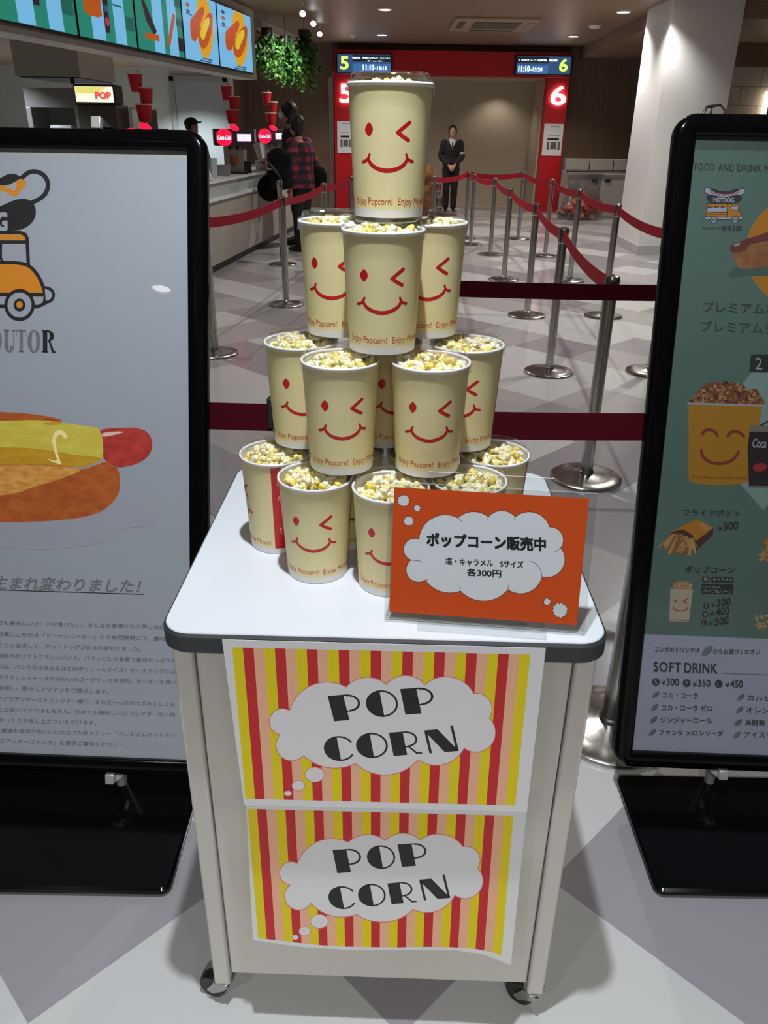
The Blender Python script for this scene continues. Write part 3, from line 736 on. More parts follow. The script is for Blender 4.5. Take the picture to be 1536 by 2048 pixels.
cuptext('Enjoy Popcorn!', radians(-62), radians(6), 0.0145, 0.0125, M_text)
cuptext('Enjoy Movie!', radians(15), radians(76), 0.0145, 0.0125, M_text)
cuptext('Enjoy Movie!', radians(-132), radians(-74), 0.0145, 0.0125, M_text)
pr.mb.quad_grid([[pr.P(radians(84 + 1.0625 * k), z, pr.d) for k in range(41)] for z in (0.0115, 0.05, 0.10, 0.166)], pr.mi(M_band)); pr.up()
cuptext('Coca-Cola', radians(94), radians(119), 0.035, 0.105, M_pink, 0.03, True, 0.35)
pr.build('printed_face', cup)
LR = RT_ + 0.0025
MB().lathe([(LR + 0.0008, 0.1585), (LR + 0.0003, 0.1598), (LR, 0.1640), (LR, 0.1732), (LR - 0.0012, 0.1752), (LR - 0.0058, 0.1760), (LR - 0.0075, 0.1832), (LR - 0.0090, 0.1843), (LR - 0.0115, 0.1843), (LR - 0.0130, 0.1822), (0.020, 0.1818), (0.0005, 0.1818)], n=72, cap=False).build('lid', M_lidclear, cup, smooth=30)
pop = bpy.data.objects.new('popcorn', POP[0]); COL.objects.link(pop); pop.parent = cup; pop['kind'] = 'stuff'; pop['label'] = 'white and yellow popcorn kernels'
# (tier, x, y, face turn in degrees, label)
CUPS = [(3, 0.000, 1.241, 0, 'popcorn cup alone at the very top of the pyramid'),
 (2, -0.007, 1.190, 2, 'popcorn cup directly under the top cup, front of the second layer down'),
 (2, -0.079, 1.291, -9, 'popcorn cup half hidden on the left of the layer under the top cup'),
 (2, 0.063, 1.294, 5, 'popcorn cup half hidden on the right of the layer under the top cup'),
 (1, -0.069, 1.169, 5, 'popcorn cup with whole face showing, left of the pair two layers below the top'),
 (1, 0.067, 1.165, 5, 'popcorn cup with whole face showing, right of the pair two layers below the top'),
 (1, -0.140, 1.278, 3, 'popcorn cup at the left end of the third layer, only its dot eye showing'),
 (1, -0.002, 1.288, 26, 'popcorn cup seen through the gap between the two full faces'),
 (1, 0.132, 1.276, -8, 'popcorn cup at the right end of the third layer, only its winking eye showing'),
 (0, -0.110, 1.151, -5, 'popcorn cup standing on the table with its whole face clear, bottom layer'),
 (0, 0.010, 1.114, 0, 'popcorn cup on the table half covered by the left edge of the orange card'),
 (0, 0.134, 1.145, 6, 'popcorn cup on the table behind the orange card, only its top showing'),
 (0, -0.187, 1.249, -93, 'popcorn cup on the table at far left, turned to show its red band'),
 (0, -0.062, 1.266, 10, 'popcorn cup in the back of the bottom layer, behind the clear left face'),
 (0, 0.064, 1.262, -6, 'popcorn cup in the back of the bottom layer, under the right full face'),
 (0, 0.188, 1.260, -12, 'popcorn cup on the table at far right, half seen through the clear stand')]
def cup_rot(x, y, turn): return -math.asin(x / hypot(x, y)) + radians(turn)
for i, (t, x, y, a, lb) in enumerate(CUPS):
    loc = (x, y, TOP + 0.0005 + t * CS); rz = cup_rot(x, y, a)
    if i == 0: cup.location = loc; cup.rotation_euler = (0, 0, rz); cup['label'] = 'cream ' + lb
    else:
        c = dup(cup, loc, rz, 'cream ' + lb)
        for ch in c.children:
            if ch.name.startswith('popcorn'): ch.data = POP[i % 3]; ch.rotation_euler = (0, 0, i * 1.3)

# ---------------------------------------------------------------- orange card in a clear stand
a0 = onz(777, 1223, 0.925); b0 = onz(1147, 1250, 0.925); cu_ = (b0 - a0).normalized(); bk = Vector((0, 0, 1)).cross(cu_)
cv = Vector((0, 0, cos(radians(13)))) + bk * sin(radians(13))
pc = Plane(a0, cu_, cv)
M_or = mat('orange card', sr(226, 84, 22), 0.4, spec=0.35)
M_cw = mat('white card print', (0.82, 0.83, 0.85), 0.42, spec=0.35)
st = thing('sign_stand', 'clear acrylic stand holding the orange price card on the tabletop', 'sign stand', (a0 + b0) / 2)
w = (a0 + b0) / 2
def sheet(name, plane, u0, u1, v0, v1, d, th, m, parent, w):
    MB().hexa([plane.uv(u0, v0, d), plane.uv(u1, v0, d), plane.uv(u1, v1, d), plane.uv(u0, v1, d)], [plane.uv(u0, v0, d + th), plane.uv(u1, v0, d + th), plane.uv(u1, v1, d + th), plane.uv(u0, v1, d + th)], side=1 if m is M_acryl else 0).build(name, [m, M_acredge] if m is M_acryl else m, parent, world=w)
sheet('front_sheet', pc, -0.006, 0.291, -0.010, 0.199, 0.0016, 0.0015, M_acryl, st, w)
sheet('back_sheet', pc, -0.006, 0.291, -0.010, 0.199, -0.0030, 0.0015, M_acryl, st, w)
tz = TOP + 0.001
fb = [pc.uv(0.045, -0.010), pc.uv(0.235, -0.010)]
MB().hexa([Vector((p.x, p.y, tz)) for p in (fb[0] - bk * 0.022, fb[1] - bk * 0.022, fb[1] + bk * 0.045, fb[0] + bk * 0.045)], [Vector((p.x, p.y, tz + 0.002)) for p in (fb[0] - bk * 0.022, fb[1] - bk * 0.022, fb[1] + bk * 0.045, fb[0] + bk * 0.045)], side=1).build('foot', [M_acryl, M_acredge], st, world=w)
q = [pc.uv(0.05, 0.0, -0.012), pc.uv(0.225, 0.0, -0.012)]
MB().hexa([Vector((q[0].x, q[0].y, tz)), Vector((q[1].x, q[1].y, tz)), Vector((q[1].x, q[1].y, tz)) + cu_ * 0.004 + bk * 0.045 + Vector((0, 0, 0.222)), Vector((q[0].x, q[0].y, tz)) + bk * 0.045 + Vector((0, 0, 0.222))],
          [p + bk * 0.0015 for p in (Vector((q[0].x, q[0].y, tz)), Vector((q[1].x, q[1].y, tz)), Vector((q[1].x, q[1].y, tz)) + cu_ * 0.004 + bk * 0.045 + Vector((0, 0, 0.222)), Vector((q[0].x, q[0].y, tz)) + bk * 0.045 + Vector((0, 0, 0.222)))], side=1).build('rear_leg', [M_acryl, M_acredge], st, world=w)
card = thing('price_card', 'orange card with a white cloud and black Japanese writing in the clear stand', 'card', w)
sheet('card', pc, 0.001, 0.279, 0.0, 0.191, -0.0008, 0.0008, M_or, card, w)
cq = lambda x, y: (740 + x / 3.072, 920 + y / 3.072)
pr = Print(lambda x, y, d: pc.at(x, y, d), 0.000006, cq); pr.d = 0.00002
OB = [((300, 487), (425, 341), (540, 356)), ((540, 356), (645, 318), (727, 350)), ((727, 350), (815, 312), (893, 350)), ((893, 350), (1015, 324), (1103, 412)), ((1103, 412), (1186, 475), (1172, 540)), ((1172, 540), (1197, 620), (1057, 717)), ((1057, 717), (990, 805), (848, 796)), ((848, 796), (705, 866), (556, 805)), ((556, 805), (450, 812), (340, 738)), ((340, 738), (222, 680), (252, 614)), ((252, 614), (206, 545), (300, 487))]
cloud(pr, OB, M_cw, M_pbk, 1.1)
pr.stroke(arc3((985, 622), (1040, 660), (1056, 716)), 1.0, M_pbk, caps=False)
for a_, b_ in (((540, 356), (568, 380)), ((727, 350), (723, 366)), ((893, 350), (884, 366)), ((1172, 540), (1134, 566)), ((300, 487), (303, 470)), ((252, 614), (315, 622)), ((340, 738), (357, 736)), ((556, 805), (549, 780)), ((848, 796), (852, 766))):
    pr.stroke([a_, b_], 1.0, M_pbk, caps=False, up=False)
pr.up()
def puff(x, y, r, n=11, sd=0):
    rr = random.Random(sd); pts = []
    for k in range(n):
        a = 2 * pi * k / n; b = 2 * pi * (k + 1) / n; m_ = (a + b) / 2; q = r * rr.uniform(0.9, 1.05)
        pts.append(((x + r * 0.85 * cos(a), y + r * 0.85 * sin(a)), (x + q * 1.05 * cos(m_), y + q * 1.05 * sin(m_)), (x + r * 0.85 * cos(b), y + r * 0.85 * sin(b))))
    cloud(pr, pts, M_cw, M_pbk, 0.9)
for k, (x, y, r) in enumerate(((205, 250, 36), (290, 297, 21), (238, 375, 30), (1088, 871, 22), (1168, 925, 46))): puff(x, y, r, sd=k)
pr.text('ポップコーン販売中', (350, 528), (1078, 560), 80, M_pbk, 0.05)
pr.text('塩・キャラメル　Sサイズ', (465, 642), (942, 666), 44, M_pbk, 0.03)
pr.text('各300円', (595, 712), (805, 722), 46, M_pbk, 0.035)
pr.build('printing', card, w)
# ================================================================ FREESTANDING POSTER STANDS
M_cover = clear_mat('clear poster cover', rough=0.015, extra=0.0)
M_postp = mat('poster paper', (0.335, 0.35, 0.385), 0.6)
M_gap = mat('grey backing', (0.36, 0.36, 0.345), 0.6)
M_clamp = mat('satin aluminium clamp', (0.55, 0.54, 0.52), 0.45, 0.6)
def board_plane(px, Y, tilt, yaw):
    p = ony(*px, Y); a = radians(yaw); t = radians(tilt)
    u = Vector((cos(a), sin(a), 0)); b = Vector((-sin(a), cos(a), 0))
    return Plane(p, u, Vector((0, 0, cos(t))) + b * sin(t))
PL = board_plane((384, 1520), 1.5, 18.5, -2.0)
PR = board_plane((1262, 1500), 1.55, 13.0, -2.0)
def poster_stand(label, pl, u0, u1, v0, v1, base, posts, toff):
    """board with window u0..u1, v0..v1 on plane pl, on a black base plate"""
    w = pl.uv((u0 + u1) / 2, v0); w = Vector((w.x, (base[1] + base[3]) / 2, 0)); t = thing('poster_stand', label, 'poster stand', w)
    uc, vc, ww, hh, fw, th = (u0 + u1) / 2, (v0 + v1) / 2, u1 - u0, v1 - v0, 0.044, 0.030
    # frame ring with rounded corners
    def ring(x, y, r, seg, d):
        q = []
        for sx, sy, a0 in ((1, 1, 0), (-1, 1, pi / 2), (-1, -1, pi), (1, -1, 3 * pi / 2)):
            for i in range(seg + 1):
                a = a0 + pi / 2 * i / seg; q.append(pl.uv(uc + sx * (x - r) + r * cos(a), vc + sy * (y - r) + r * sin(a), d))
        return q
    W2, H2 = ww / 2, hh / 2; mb = MB()
    mb.quad_grid([ring(W2, H2, 0.0005, 10, -0.006), ring(W2, H2, 0.0005, 10, 0.010), ring(W2 + 0.006, H2 + 0.006, 0.006, 10, 0.014), ring(W2 + fw - 0.012, H2 + fw - 0.012, 0.035, 10, 0.014), ring(W2 + fw - 0.003, H2 + fw - 0.003, 0.044, 10, 0.009),
                  ring(W2 + fw, H2 + fw, 0.047, 10, 0.0), ring(W2 + fw, H2 + fw, 0.047, 10, -th + 0.014), ring(W2, H2, 0.0005, 10, -th + 0.014), ring(W2, H2, 0.0005, 10, -0.006)], 0, True)
    mb.build('frame', M_black, t, world=w, smooth=50)
    MB().hexa([pl.uv(u0, v0, -0.013), pl.uv(u1, v0, -0.013), pl.uv(u1, v1, -0.013), pl.uv(u0, v1, -0.013)], [pl.uv(u0, v0, -0.004), pl.uv(u1, v0, -0.004), pl.uv(u1, v1, -0.004), pl.uv(u0, v1, -0.004)]).build('back_panel', M_gap, t, world=w)
    MB().poly([pl.uv(u0 - .002, v0 - .002, 0.0065), pl.uv(u1 + .002, v0 - .002, 0.0065), pl.uv(u1 + .002, v1 + .002, 0.0065), pl.uv(u0 - .002, v1 + .002, 0.0065)]).build('clear_cover', M_cover, t, smooth=0, world=w)
    x0, y0, x1, y1 = base
    MB().rrect(x1 - x0, y1 - y0, 0.022, 0.022, lambda a, b, c: ((x0 + x1) / 2 + a, (y0 + y1) / 2 + b, 0.004 + c), bev=0.006).build('base_plate', M_black, t, world=w)
    for px_ in posts:
        lo = pl.uv(px_, v0 - fw + 0.01, -0.045); lo = Vector((lo.x, lo.y, 0.024)); hi = pl.uv(px_, v1 + fw + 0.006, -0.045)
        q = MB(); q.tube([lo, hi], 0.013, 14); po = q.build('post', M_clamp, t, world=w)
        for v_, s in ((v1 + fw, 1), (v0 - fw, -1)):
            c = MB(); a = pl.uv(px_, v_ - s * 0.012, 0.014); b = pl.uv(px_, v_ + s * 0.024, 0.014)
            c.hexa([pl.uv(px_ - .011, v_ - .004 if s > 0 else v_ + .004, -0.05), pl.uv(px_ + .011, v_ - .004 if s > 0 else v_ + .004, -0.05), pl.uv(px_ + .011, v_ - .004 if s > 0 else v_ + .004, 0.017), pl.uv(px_ - .011, v_ - .004 if s > 0 else v_ + .004, 0.017)],
                   [pl.uv(px_ - .011, v_ + s * .022, -0.05), pl.uv(px_ + .011, v_ + s * .022, -0.05), pl.uv(px_ + .011, v_ + s * .022, 0.017), pl.uv(px_ - .011, v_ + s * .022, 0.017)])
            k = c.build('clamp', M_clamp, t, world=w, bevel=0.002)
            MB().hexa([pl.uv(px_ + toff * .012, v_ + s * .001, .006), pl.uv(px_ + toff * .034, v_ + s * .001, .006), pl.uv(px_ + toff * .012, v_ + s * .020, .006)], [pl.uv(px_ + toff * .012, v_ + s * .001, -.02), pl.uv(px_ + toff * .034, v_ + s * .001, -.02), pl.uv(px_ + toff * .012, v_ + s * .020, -.02)]).build('clamp_gusset', M_blackm if s > 0 else M_clamp, t, world=w)
    return t, w
LS, LSw = poster_stand('black framed stand on the left with the large white hot dog poster', PL, -1.03, 0.0, 0.0, 1.455, (-1.50, 1.222, -0.474, 1.62), (-0.205, -0.83), 1)
RS, RSw = poster_stand('black framed stand on the right with the green food and drink menu poster', PR, 0.0, 1.03, 0.0, 1.455, (0.634, 1.24, 1.68, 1.60), (0.235, 0.80), -1)
for u in (0.055, 0.305):
    mb = MB(); o = PR.uv(u, 1.455 + 0.02, -0.06)
    P = lambda a, b: o + PR.u * a + PR.v * b
    mb.tube([P(-.022, -.05), P(-.022, .035), P(-.014, .052), P(.014, .056), P(.026, .044), P(.030, -.05)], 0.0035, 8); mb.tube([P(-.006, -.05), P(-.004, .053)], 0.003, 8)
    mb.build('hanging_loop', M_chromeb, RS, world=RSw)

def serif(pr, ch, x0, x1, y0, y1, m, sl=0.0):
    """fat high-contrast roman capitals; y runs down, sl = slope of the line"""
    w, h = x1 - x0, y1 - y0
    T = lambda p: (x0 + p[0] * w, y1 - p[1] * h + sl * p[0] * w)
    R = lambda a, b, c, d: pr.poly([T(p) for p in ((a, c), (b, c), (b, d), (a, d))], m, up=False)
    def ringe(cx, cy, rx, ry, ix, iy, a0=0, a1=2 * pi, n=32):
        pr.poly([T((cx + rx * cos(a0 + (a1 - a0) * i / n), cy + ry * sin(a0 + (a1 - a0) * i / n))) for i in range(n + 1)] + [T((cx + ix * cos(a0 + (a1 - a0) * i / n), cy + iy * sin(a0 + (a1 - a0) * i / n))) for i in range(n, -1, -1)], m, up=False)
    if ch == 'D': R(.08, .42, 0, 1); R(0, .5, 0, .06); R(0, .5, .94, 1); ringe(.42, .5, .58, .5, .22, .44, -pi / 2, pi / 2)
    if ch == 'O': ringe(.5, .5, .5, .52, .17, .46)
    if ch == 'U': R(.08, .42, .25, 1); R(0, .5, .94, 1); R(.80, .88, .25, 1); R(.68, 1, .94, 1); ringe(.48, .27, .40, .29, .06, .22, pi, 2 * pi)
    if ch == 'T': R(.32, .68, 0, 1); R(.2, .8, 0, .06); R(0, 1, .93, 1); R(0, .06, .72, 1); R(.94, 1, .72, 1)
    if ch == 'R': R(.08, .40, 0, 1); R(0, .48, 0, .06); R(0, .48, .94, 1); ringe(.42, .75, .46, .25, .14, .19, -pi / 2, pi / 2); pr.poly([T(p) for p in ((.45, .52), (.62, .52), (.88, .06), (1, .08), (1, 0), (.72, 0), (.52, .44))], m, up=False)
pm = lambda n, c, c2=None, sc=(1, 1, 1), ns=30: (mat(n, c, 0.6) if c2 is None else streak_mat(n, c, c2, sc, 0.6, ns))
K_bk = pm('poster black', (0.012, 0.011, 0.011)); K_or = pm('poster orange', sr(212, 130, 28)); K_gy = pm('poster grey lettering', (0.16, 0.16, 0.17))
K_bun = pm('printed bun crust', sr(190, 98, 30), sr(165, 72, 24), (3, 1, 6), 12); K_crumb = pm('printed bun crumb', sr(224, 170, 80), sr(205, 120, 45), (3, 1, 8), 14)
K_saus = pm('printed sausage', sr(196, 60, 46), sr(160, 42, 34), (3, 1, 6), 14); K_ch = pm('printed cheese', sr(214, 200, 80), sr(205, 180, 60), (2, 1, 6), 10)
K_ch2 = pm('printed mustard', sr(204, 158, 30), sr(190, 136, 26), (2, 1, 6), 10); K_hi = pm('printed pale pink', sr(230, 190, 180)); K_sh = pm('printed lilac grey', sr(158, 156, 166)); K_ar = pm('printed pale yellow', sr(250, 232, 160))
K_tan = pm('printed tan', sr(214, 170, 110), sr(180, 120, 60), (1, 1, 1), 60)
# ---- left poster
WL = PL.uv(-0.5, 0.7)
def sheet_on(pl, u0, u1, v0, v1, d, m, name, parent, w):
    MB().hexa([pl.uv(u0, v0, d - .0006), pl.uv(u1, v0, d - .0006), pl.uv(u1, v1, d - .0006), pl.uv(u0, v1, d - .0006)], [pl.uv(u0, v0, d), pl.uv(u1, v0, d), pl.uv(u1, v1, d), pl.uv(u0, v1, d)]).build(name, m, parent, world=w)
sheet_on(PL, -1.03, -0.002, 0.0, 1.432, -0.0012, M_postp, 'poster_sheet', LS, LSw)
Pf = lambda x, y, d: PL.at(x, y, d - 0.001)
lp = Print(Pf, 0.000008); lp.d = 0.00003
def use(pr, s, ox, oy): pr.conv = lambda x, y: (ox + x / s, oy + y / s)
use(lp, 3.414, 0, 300)
lp.poly([(-330, 440), (-160, 330), (0, 190), (50, 165), (95, 160), (150, 185), (108, 212), (60, 236), (0, 246), (-160, 380), (-330, 500)], K_bk)
lp.stroke(spl([(140, 196), (190, 155), (240, 146), (290, 166), (320, 205), (326, 250), (306, 300), (270, 332), (222, 356)], 5), 9, K_bk)
lp.stroke(spl([(-120, 300), (-40, 246), (0, 256), (48, 272), (104, 296), (140, 232)], 4), 10, K_or); lp.ell(142, 230, 34, 34, K_or)
lp.poly(spl([(-330, 610), (-200, 470), (0, 384), (90, 345), (150, 332), (205, 345), (240, 392), (240, 450), (212, 500), (150, 540), (60, 552), (-80, 560), (-240, 600)], 5, True), K_bk)
lp.text('HOTDOG', (-430, 585), (44, 546), 118, M_postp, 0.06)
lp.poly([(-300, 560), (150, 562), (178, 585), (190, 770), (-300, 770)], M_postp)
lp.poly([(-300, 576), (165, 578), (184, 612), (-300, 612)], K_or)
lp.stroke([(-300, 562), (140, 564), (172, 578), (184, 604), (192, 780)], 7, K_bk); lp.stroke([(-300, 627), (186, 628)], 7, K_bk)
lp.poly(spl([(-300, 775), (0, 772), (140, 780), (205, 802), (255, 860), (290, 930), (306, 985)], 5) + [(-300, 985)], K_or)
lp.stroke(spl([(6, 628), (4, 735), (24, 765)], 3), 5, K_bk); lp.stroke(spl([(-300, 768), (20, 768), (140, 774), (205, 798), (258, 858), (292, 930), (306, 985)], 5), 7, K_bk)
lp.poly([(-300, 985), (308, 990), (306, 1045), (270, 1068), (-300, 1068)], M_postp)
lp.stroke([(-300, 985), (308, 988)], 8, K_bk); lp.stroke([(-300, 1066), (262, 1068), (304, 1046), (310, 985)], 7, K_bk)
lp.poly(spl([(304, 938), (345, 952), (364, 985), (350, 1025), (312, 1040)], 4), M_postp); lp.stroke(spl([(304, 938), (345, 952), (364, 985), (350, 1025), (312, 1040)], 4), 6, K_bk)
for x in (132, -470):
    lp.ell(x, 1058, 104, 110, K_bk); lp.ell(x, 1058, 82, 86, M_postp); lp.ell(x, 1058, 40, 44, K_bk); lp.ell(x, 1056, 22, 24, K_or)
for ch, x0, x1 in (('D', -290, -190), ('O', -180, -88), ('U', -72, 0), ('T', 6, 0), ('O', 0, 0), ('R', 0, 0)): pass
for ch, x0, x1, y in (('D', -172, -82, 1222), ('O', -72, 12, 1224), ('U', 22, 106, 1226), ('T', 112, 176, 1227), ('O', 186, 276, 1229), ('R', 284, 380, 1230)): serif(lp, ch, x0, x1, y, y + 152, K_gy if ch != 'R' else K_bk, 0.03)
lp.up()
use(lp, 3.657, 0, 800)
lp.poly(spl([(-700, 900), (0, 890), (400, 870), (860, 690), (900, 738), (1000, 762), (1080, 805), (1128, 860), (1138, 905), (1050, 926), (900, 940), (850, 980), (780, 1022), (650, 1062), (350, 1094), (0, 1082), (-700, 1070)], 4, True), K_sh)
lp.poly(spl([(-700, 60), (-300, 70), (0, 88), (200, 100), (350, 122), (450, 152), (200, 190), (-700, 200)], 4, True), K_bun)
lp.poly(spl([(-900, 480), (0, 470), (300, 475), (480, 476), (600, 506), (700, 476), (770, 454), (830, 478), (866, 520), (877, 600), (862, 690), (800, 770), (700, 832), (500, 874), (200, 892), (-100, 896), (-900, 880)], 4, True), K_bun)
lp.poly(spl([(-900, 500), (0, 476), (300, 478), (500, 488), (588, 512), (450, 574), (250, 634), (0, 700), (-900, 780)], 4, True), K_crumb)
lp.poly(spl([(730, 225), (900, 205), (1000, 206), (1070, 232), (1106, 282), (1112, 340), (1090, 400), (1030, 452), (950, 480), (870, 492), (820, 472), (765, 435), (735, 350)], 4, True), K_saus)
lp.poly(spl([(748, 244), (800, 234), (870, 230), (900, 236), (840, 254), (755, 268)], 3, True), K_hi)
lp.poly(spl([(-900, 170), (0, 152), (330, 150), (590, 186), (700, 202), (736, 240), (752, 320), (746, 430), (680, 466), (600, 492), (450, 476), (0, 472), (-900, 480)], 4, True), K_ch)
lp.poly(spl([(-900, 330), (0, 345), (300, 360), (500, 395), (740, 425), (680, 464), (600, 490), (450, 474), (0, 470), (-900, 478)], 4, True), K_ch2)
lp.poly(spl([(320, 168), (400, 156), (450, 166), (420, 182), (340, 182)], 3, True), K_ch2)
lp.stroke(spl([(478, 268), (452, 240), (412, 246), (394, 300), (408, 380), (432, 450)], 5), 9, K_ar, taper=lambda t: 0.6 + 0.4 * sin(pi * min(1, t + .2))); lp.poly([(352, 430), (400, 446), (428, 432), (452, 466), (430, 470), (360, 442)], K_ar)
use(lp, 3.657, 0, 1130)
lp.text('生まれ変わりました！', (-62, 176), (1032, 205), 98, K_gy, 0.02, 0.22)
lp.stroke([(-700, 162), (1054, 215)], 1.6, K_bk, caps=False)
for s, x1, y0, y1 in (('でも美味しいフードが食べたい。そんなお客様からの声にお応えし', 1290, 440, 474), ('品質にこだわる『ドトールコーヒー』との共同開発の下、素材から', 1290, 522, 560), ('をとことん追求して、ホットドッグが生まれ変わりました。', 1032, 603, 632),
                      ('い粗挽きのソフトフランスパンと、パリッとした食感で旨味たっぷりの', 1286, 680, 716), ('ーズは、パンからはみ出るほどのボリュームサイズ！チーズドッグには', 1284, 760, 797), ('のラクレットチーズの味わいのゴーダチーズを使用。オーダーを頂い', 1286, 838, 876),
                      ('調理し、熱々にアツアツをご提供します。', 796, 915, 944), ('やアツアツチーズドリンクと一緒に、またビールのおつまみとしても', 1278, 995, 1036), ('に上映アツアツはもちろん、初めても美味しいのでシアター内に持', 1282, 1075, 1113),
                      ('にゆっくりお召し上がりいただけます。', 704, 1150, 1172), ('した厳選を極限の味わいに仕上げた新メニュー「プレミアムホットドッ', 1278, 1228, 1264), ('プレミアムチーズドッグ」を是非ご賞味ください！', 880, 1304, 1332)):
    x0 = min(x1 - len(s) * 42, -16); sl = (y1 - y0) / x1
    lp.text(s, (x0, y1 - sl * (x1 - x0)), (x1, y1), 33, K_gy, 0.012, up=False)
lp.build('poster_printing', LS, LSw)
# ---- right poster: its weaker light darkened into every ink colour
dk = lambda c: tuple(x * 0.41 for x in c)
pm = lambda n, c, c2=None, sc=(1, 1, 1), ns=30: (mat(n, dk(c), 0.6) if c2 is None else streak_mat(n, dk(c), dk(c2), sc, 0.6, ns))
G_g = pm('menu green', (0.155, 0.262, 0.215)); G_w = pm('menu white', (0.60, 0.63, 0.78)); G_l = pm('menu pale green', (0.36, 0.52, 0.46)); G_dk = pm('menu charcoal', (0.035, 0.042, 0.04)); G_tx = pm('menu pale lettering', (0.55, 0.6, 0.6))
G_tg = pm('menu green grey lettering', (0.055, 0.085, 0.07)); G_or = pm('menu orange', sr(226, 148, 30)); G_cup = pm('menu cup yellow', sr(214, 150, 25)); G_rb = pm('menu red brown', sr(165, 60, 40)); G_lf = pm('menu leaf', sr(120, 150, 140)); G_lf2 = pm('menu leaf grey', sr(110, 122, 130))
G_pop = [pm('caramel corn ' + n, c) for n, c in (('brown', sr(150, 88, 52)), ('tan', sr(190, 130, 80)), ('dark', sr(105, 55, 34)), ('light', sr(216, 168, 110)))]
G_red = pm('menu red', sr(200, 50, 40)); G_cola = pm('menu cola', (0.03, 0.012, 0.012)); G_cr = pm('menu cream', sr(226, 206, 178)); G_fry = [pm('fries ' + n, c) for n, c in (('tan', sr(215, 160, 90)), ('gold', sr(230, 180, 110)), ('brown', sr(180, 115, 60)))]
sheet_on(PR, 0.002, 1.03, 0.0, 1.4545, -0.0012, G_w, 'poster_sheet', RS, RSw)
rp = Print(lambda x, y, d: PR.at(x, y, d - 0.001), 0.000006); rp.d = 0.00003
A_ = lambda: use(rp, 4.095, 1230, 220)
B_ = lambda: use(rp, 4.095, 1230, 680)
C_ = lambda: use(rp, 4.095, 1230, 1000)
gv = PR; # the green field down to the white drinks panel
def uvpoly(pr, pts, m):
    tr = tessellate_polygon([[Vector((a, b, 0)) for a, b in pts]]); pr.mb.tris([PR.uv(a, b, pr.d - 0.001) for a, b in pts], tr, pr.mi(m)); pr.up()
hb = PR.at(1279, 1268); vb = (hb - PR.p).dot(PR.v)
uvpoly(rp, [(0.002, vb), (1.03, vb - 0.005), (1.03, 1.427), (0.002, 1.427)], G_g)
uvpoly(rp, [(0.002, 1.427), (1.03, 1.427), (1.03, 1.4545), (0.002, 1.4545)], pm('menu shade strip', (0.10, 0.14, 0.12)))  # shade along the top edge, painted as a darker strip
A_()
for s, x0, x1 in (('FOOD', 655, 818), ('AND', 848, 975), ('DRINK', 1005, 1200), ('MENU', 1230, 1420)): rp.text(s, (x0, 494 + (x0 - 655) * .03), (x1, 494 + (x1 - 655) * .03), 60, G_dk, 0.02, spacing=1.15)
rp.ell(1524, 1162, 452, 452, G_or, n=90)
rp.poly(spl([(942, 1372), (940, 1330), (985, 1285), (1060, 1300), (1253, 1285), (1500, 1300), (1500, 1350), (1100, 1362)], 3, True), pm('menu dark green', (0.10, 0.19, 0.15)))
rp.poly(spl([(972, 1180), (1050, 1155), (1080, 1112), (1180, 1098), (1350, 1050), (1600, 1000), (1600, 1250), (1200, 1288), (1100, 1302), (1010, 1280), (974, 1225)], 4, True), pm('menu bun', sr(200, 140, 90), sr(170, 100, 60), (1, 1, 1), 40))
rp.poly(spl([(944, 1150), (955, 1106), (1000, 1084), (1080, 1054), (1160, 1030), (1253, 1000), (1500, 930), (1500, 1010), (1200, 1085), (1100, 1108), (1070, 1148), (1020, 1166), (965, 1166)], 4, True), pm('menu sausage', sr(150, 75, 65), sr(120, 55, 45), (1, 1, 1), 40))
rp.ell(1000, 1102, 28, 9, G_tx, -0.4)
def capline(pts, w, m): rp.stroke(spl(pts, 5), w / 4.095, m)
capline([(757, 658), (820, 690), (900, 702), (980, 690), (1045, 664)], 56, G_dk); capline([(757, 658), (820, 690), (900, 702), (980, 690), (1045, 664)], 42, G_w)
capline([(800, 652), (860, 672), (930, 676), (1000, 655)], 24, G_dk)
capline([(780, 658), (800, 684), (822, 676), (842, 694), (868, 684), (890, 700), (918, 688), (945, 698), (968, 682), (1000, 684), (1022, 658)], 7, G_red)
capline([(782, 722), (900, 742), (1010, 722)], 62, G_dk); rp.text('HOTDOG', (808, 754), (976, 758), 38, G_w, 0.05)
rp.poly([(752, 766), (1016, 766), (1016, 822), (1036, 850), (1042, 892), (750, 892)], G_or)
rp.stroke([(752, 766), (1016, 766), (1016, 822), (1036, 850), (1042, 892), (750, 892)], 1.6, G_dk, closed=True)
rp.poly([(760, 795), (922, 795), (919, 836), (757, 836)], G_w); rp.stroke([(760, 795), (922, 795), (919, 836), (757, 836)], 1.3, G_dk, closed=True); rp.stroke([(754, 852), (918, 852)], 1.3, G_dk); rp.stroke([(922, 766), (918, 892)], 1.4, G_dk)
for k in range(6): rp.poly([(762 + 27 * k + 13 * cos(a) + 13, 790 + 9 * sin(a)) for a in [pi * i / 8 for i in range(9)]], G_or if k % 2 else G_dk, up=False)
rp.up(); rp.poly([(952, 786), (1010, 786), (1012, 818), (955, 818)], G_w); rp.stroke([(952, 786), (1010, 786), (1012, 818), (955, 818)], 1.3, G_dk, closed=True)
capline([(742, 884), (900, 888), (1042, 888)], 26, G_dk); capline([(742, 884), (900, 888), (1042, 888)], 14, G_w)
for x in (812, 985):
    for r, m in ((30, G_dk), (23, G_w), (13, G_dk), (7, G_w)): rp.ell(x, 899, r, r, m, n=28)
rp.text('Produced by', (715, 985), (872, 985), 28, G_dk, 0.02)
for i, ch in enumerate('DOUTOR'): serif(rp, ch, 880 + i * 27.6, 880 + i * 27.6 + 25.5, 948, 992, G_dk)
rp.up()
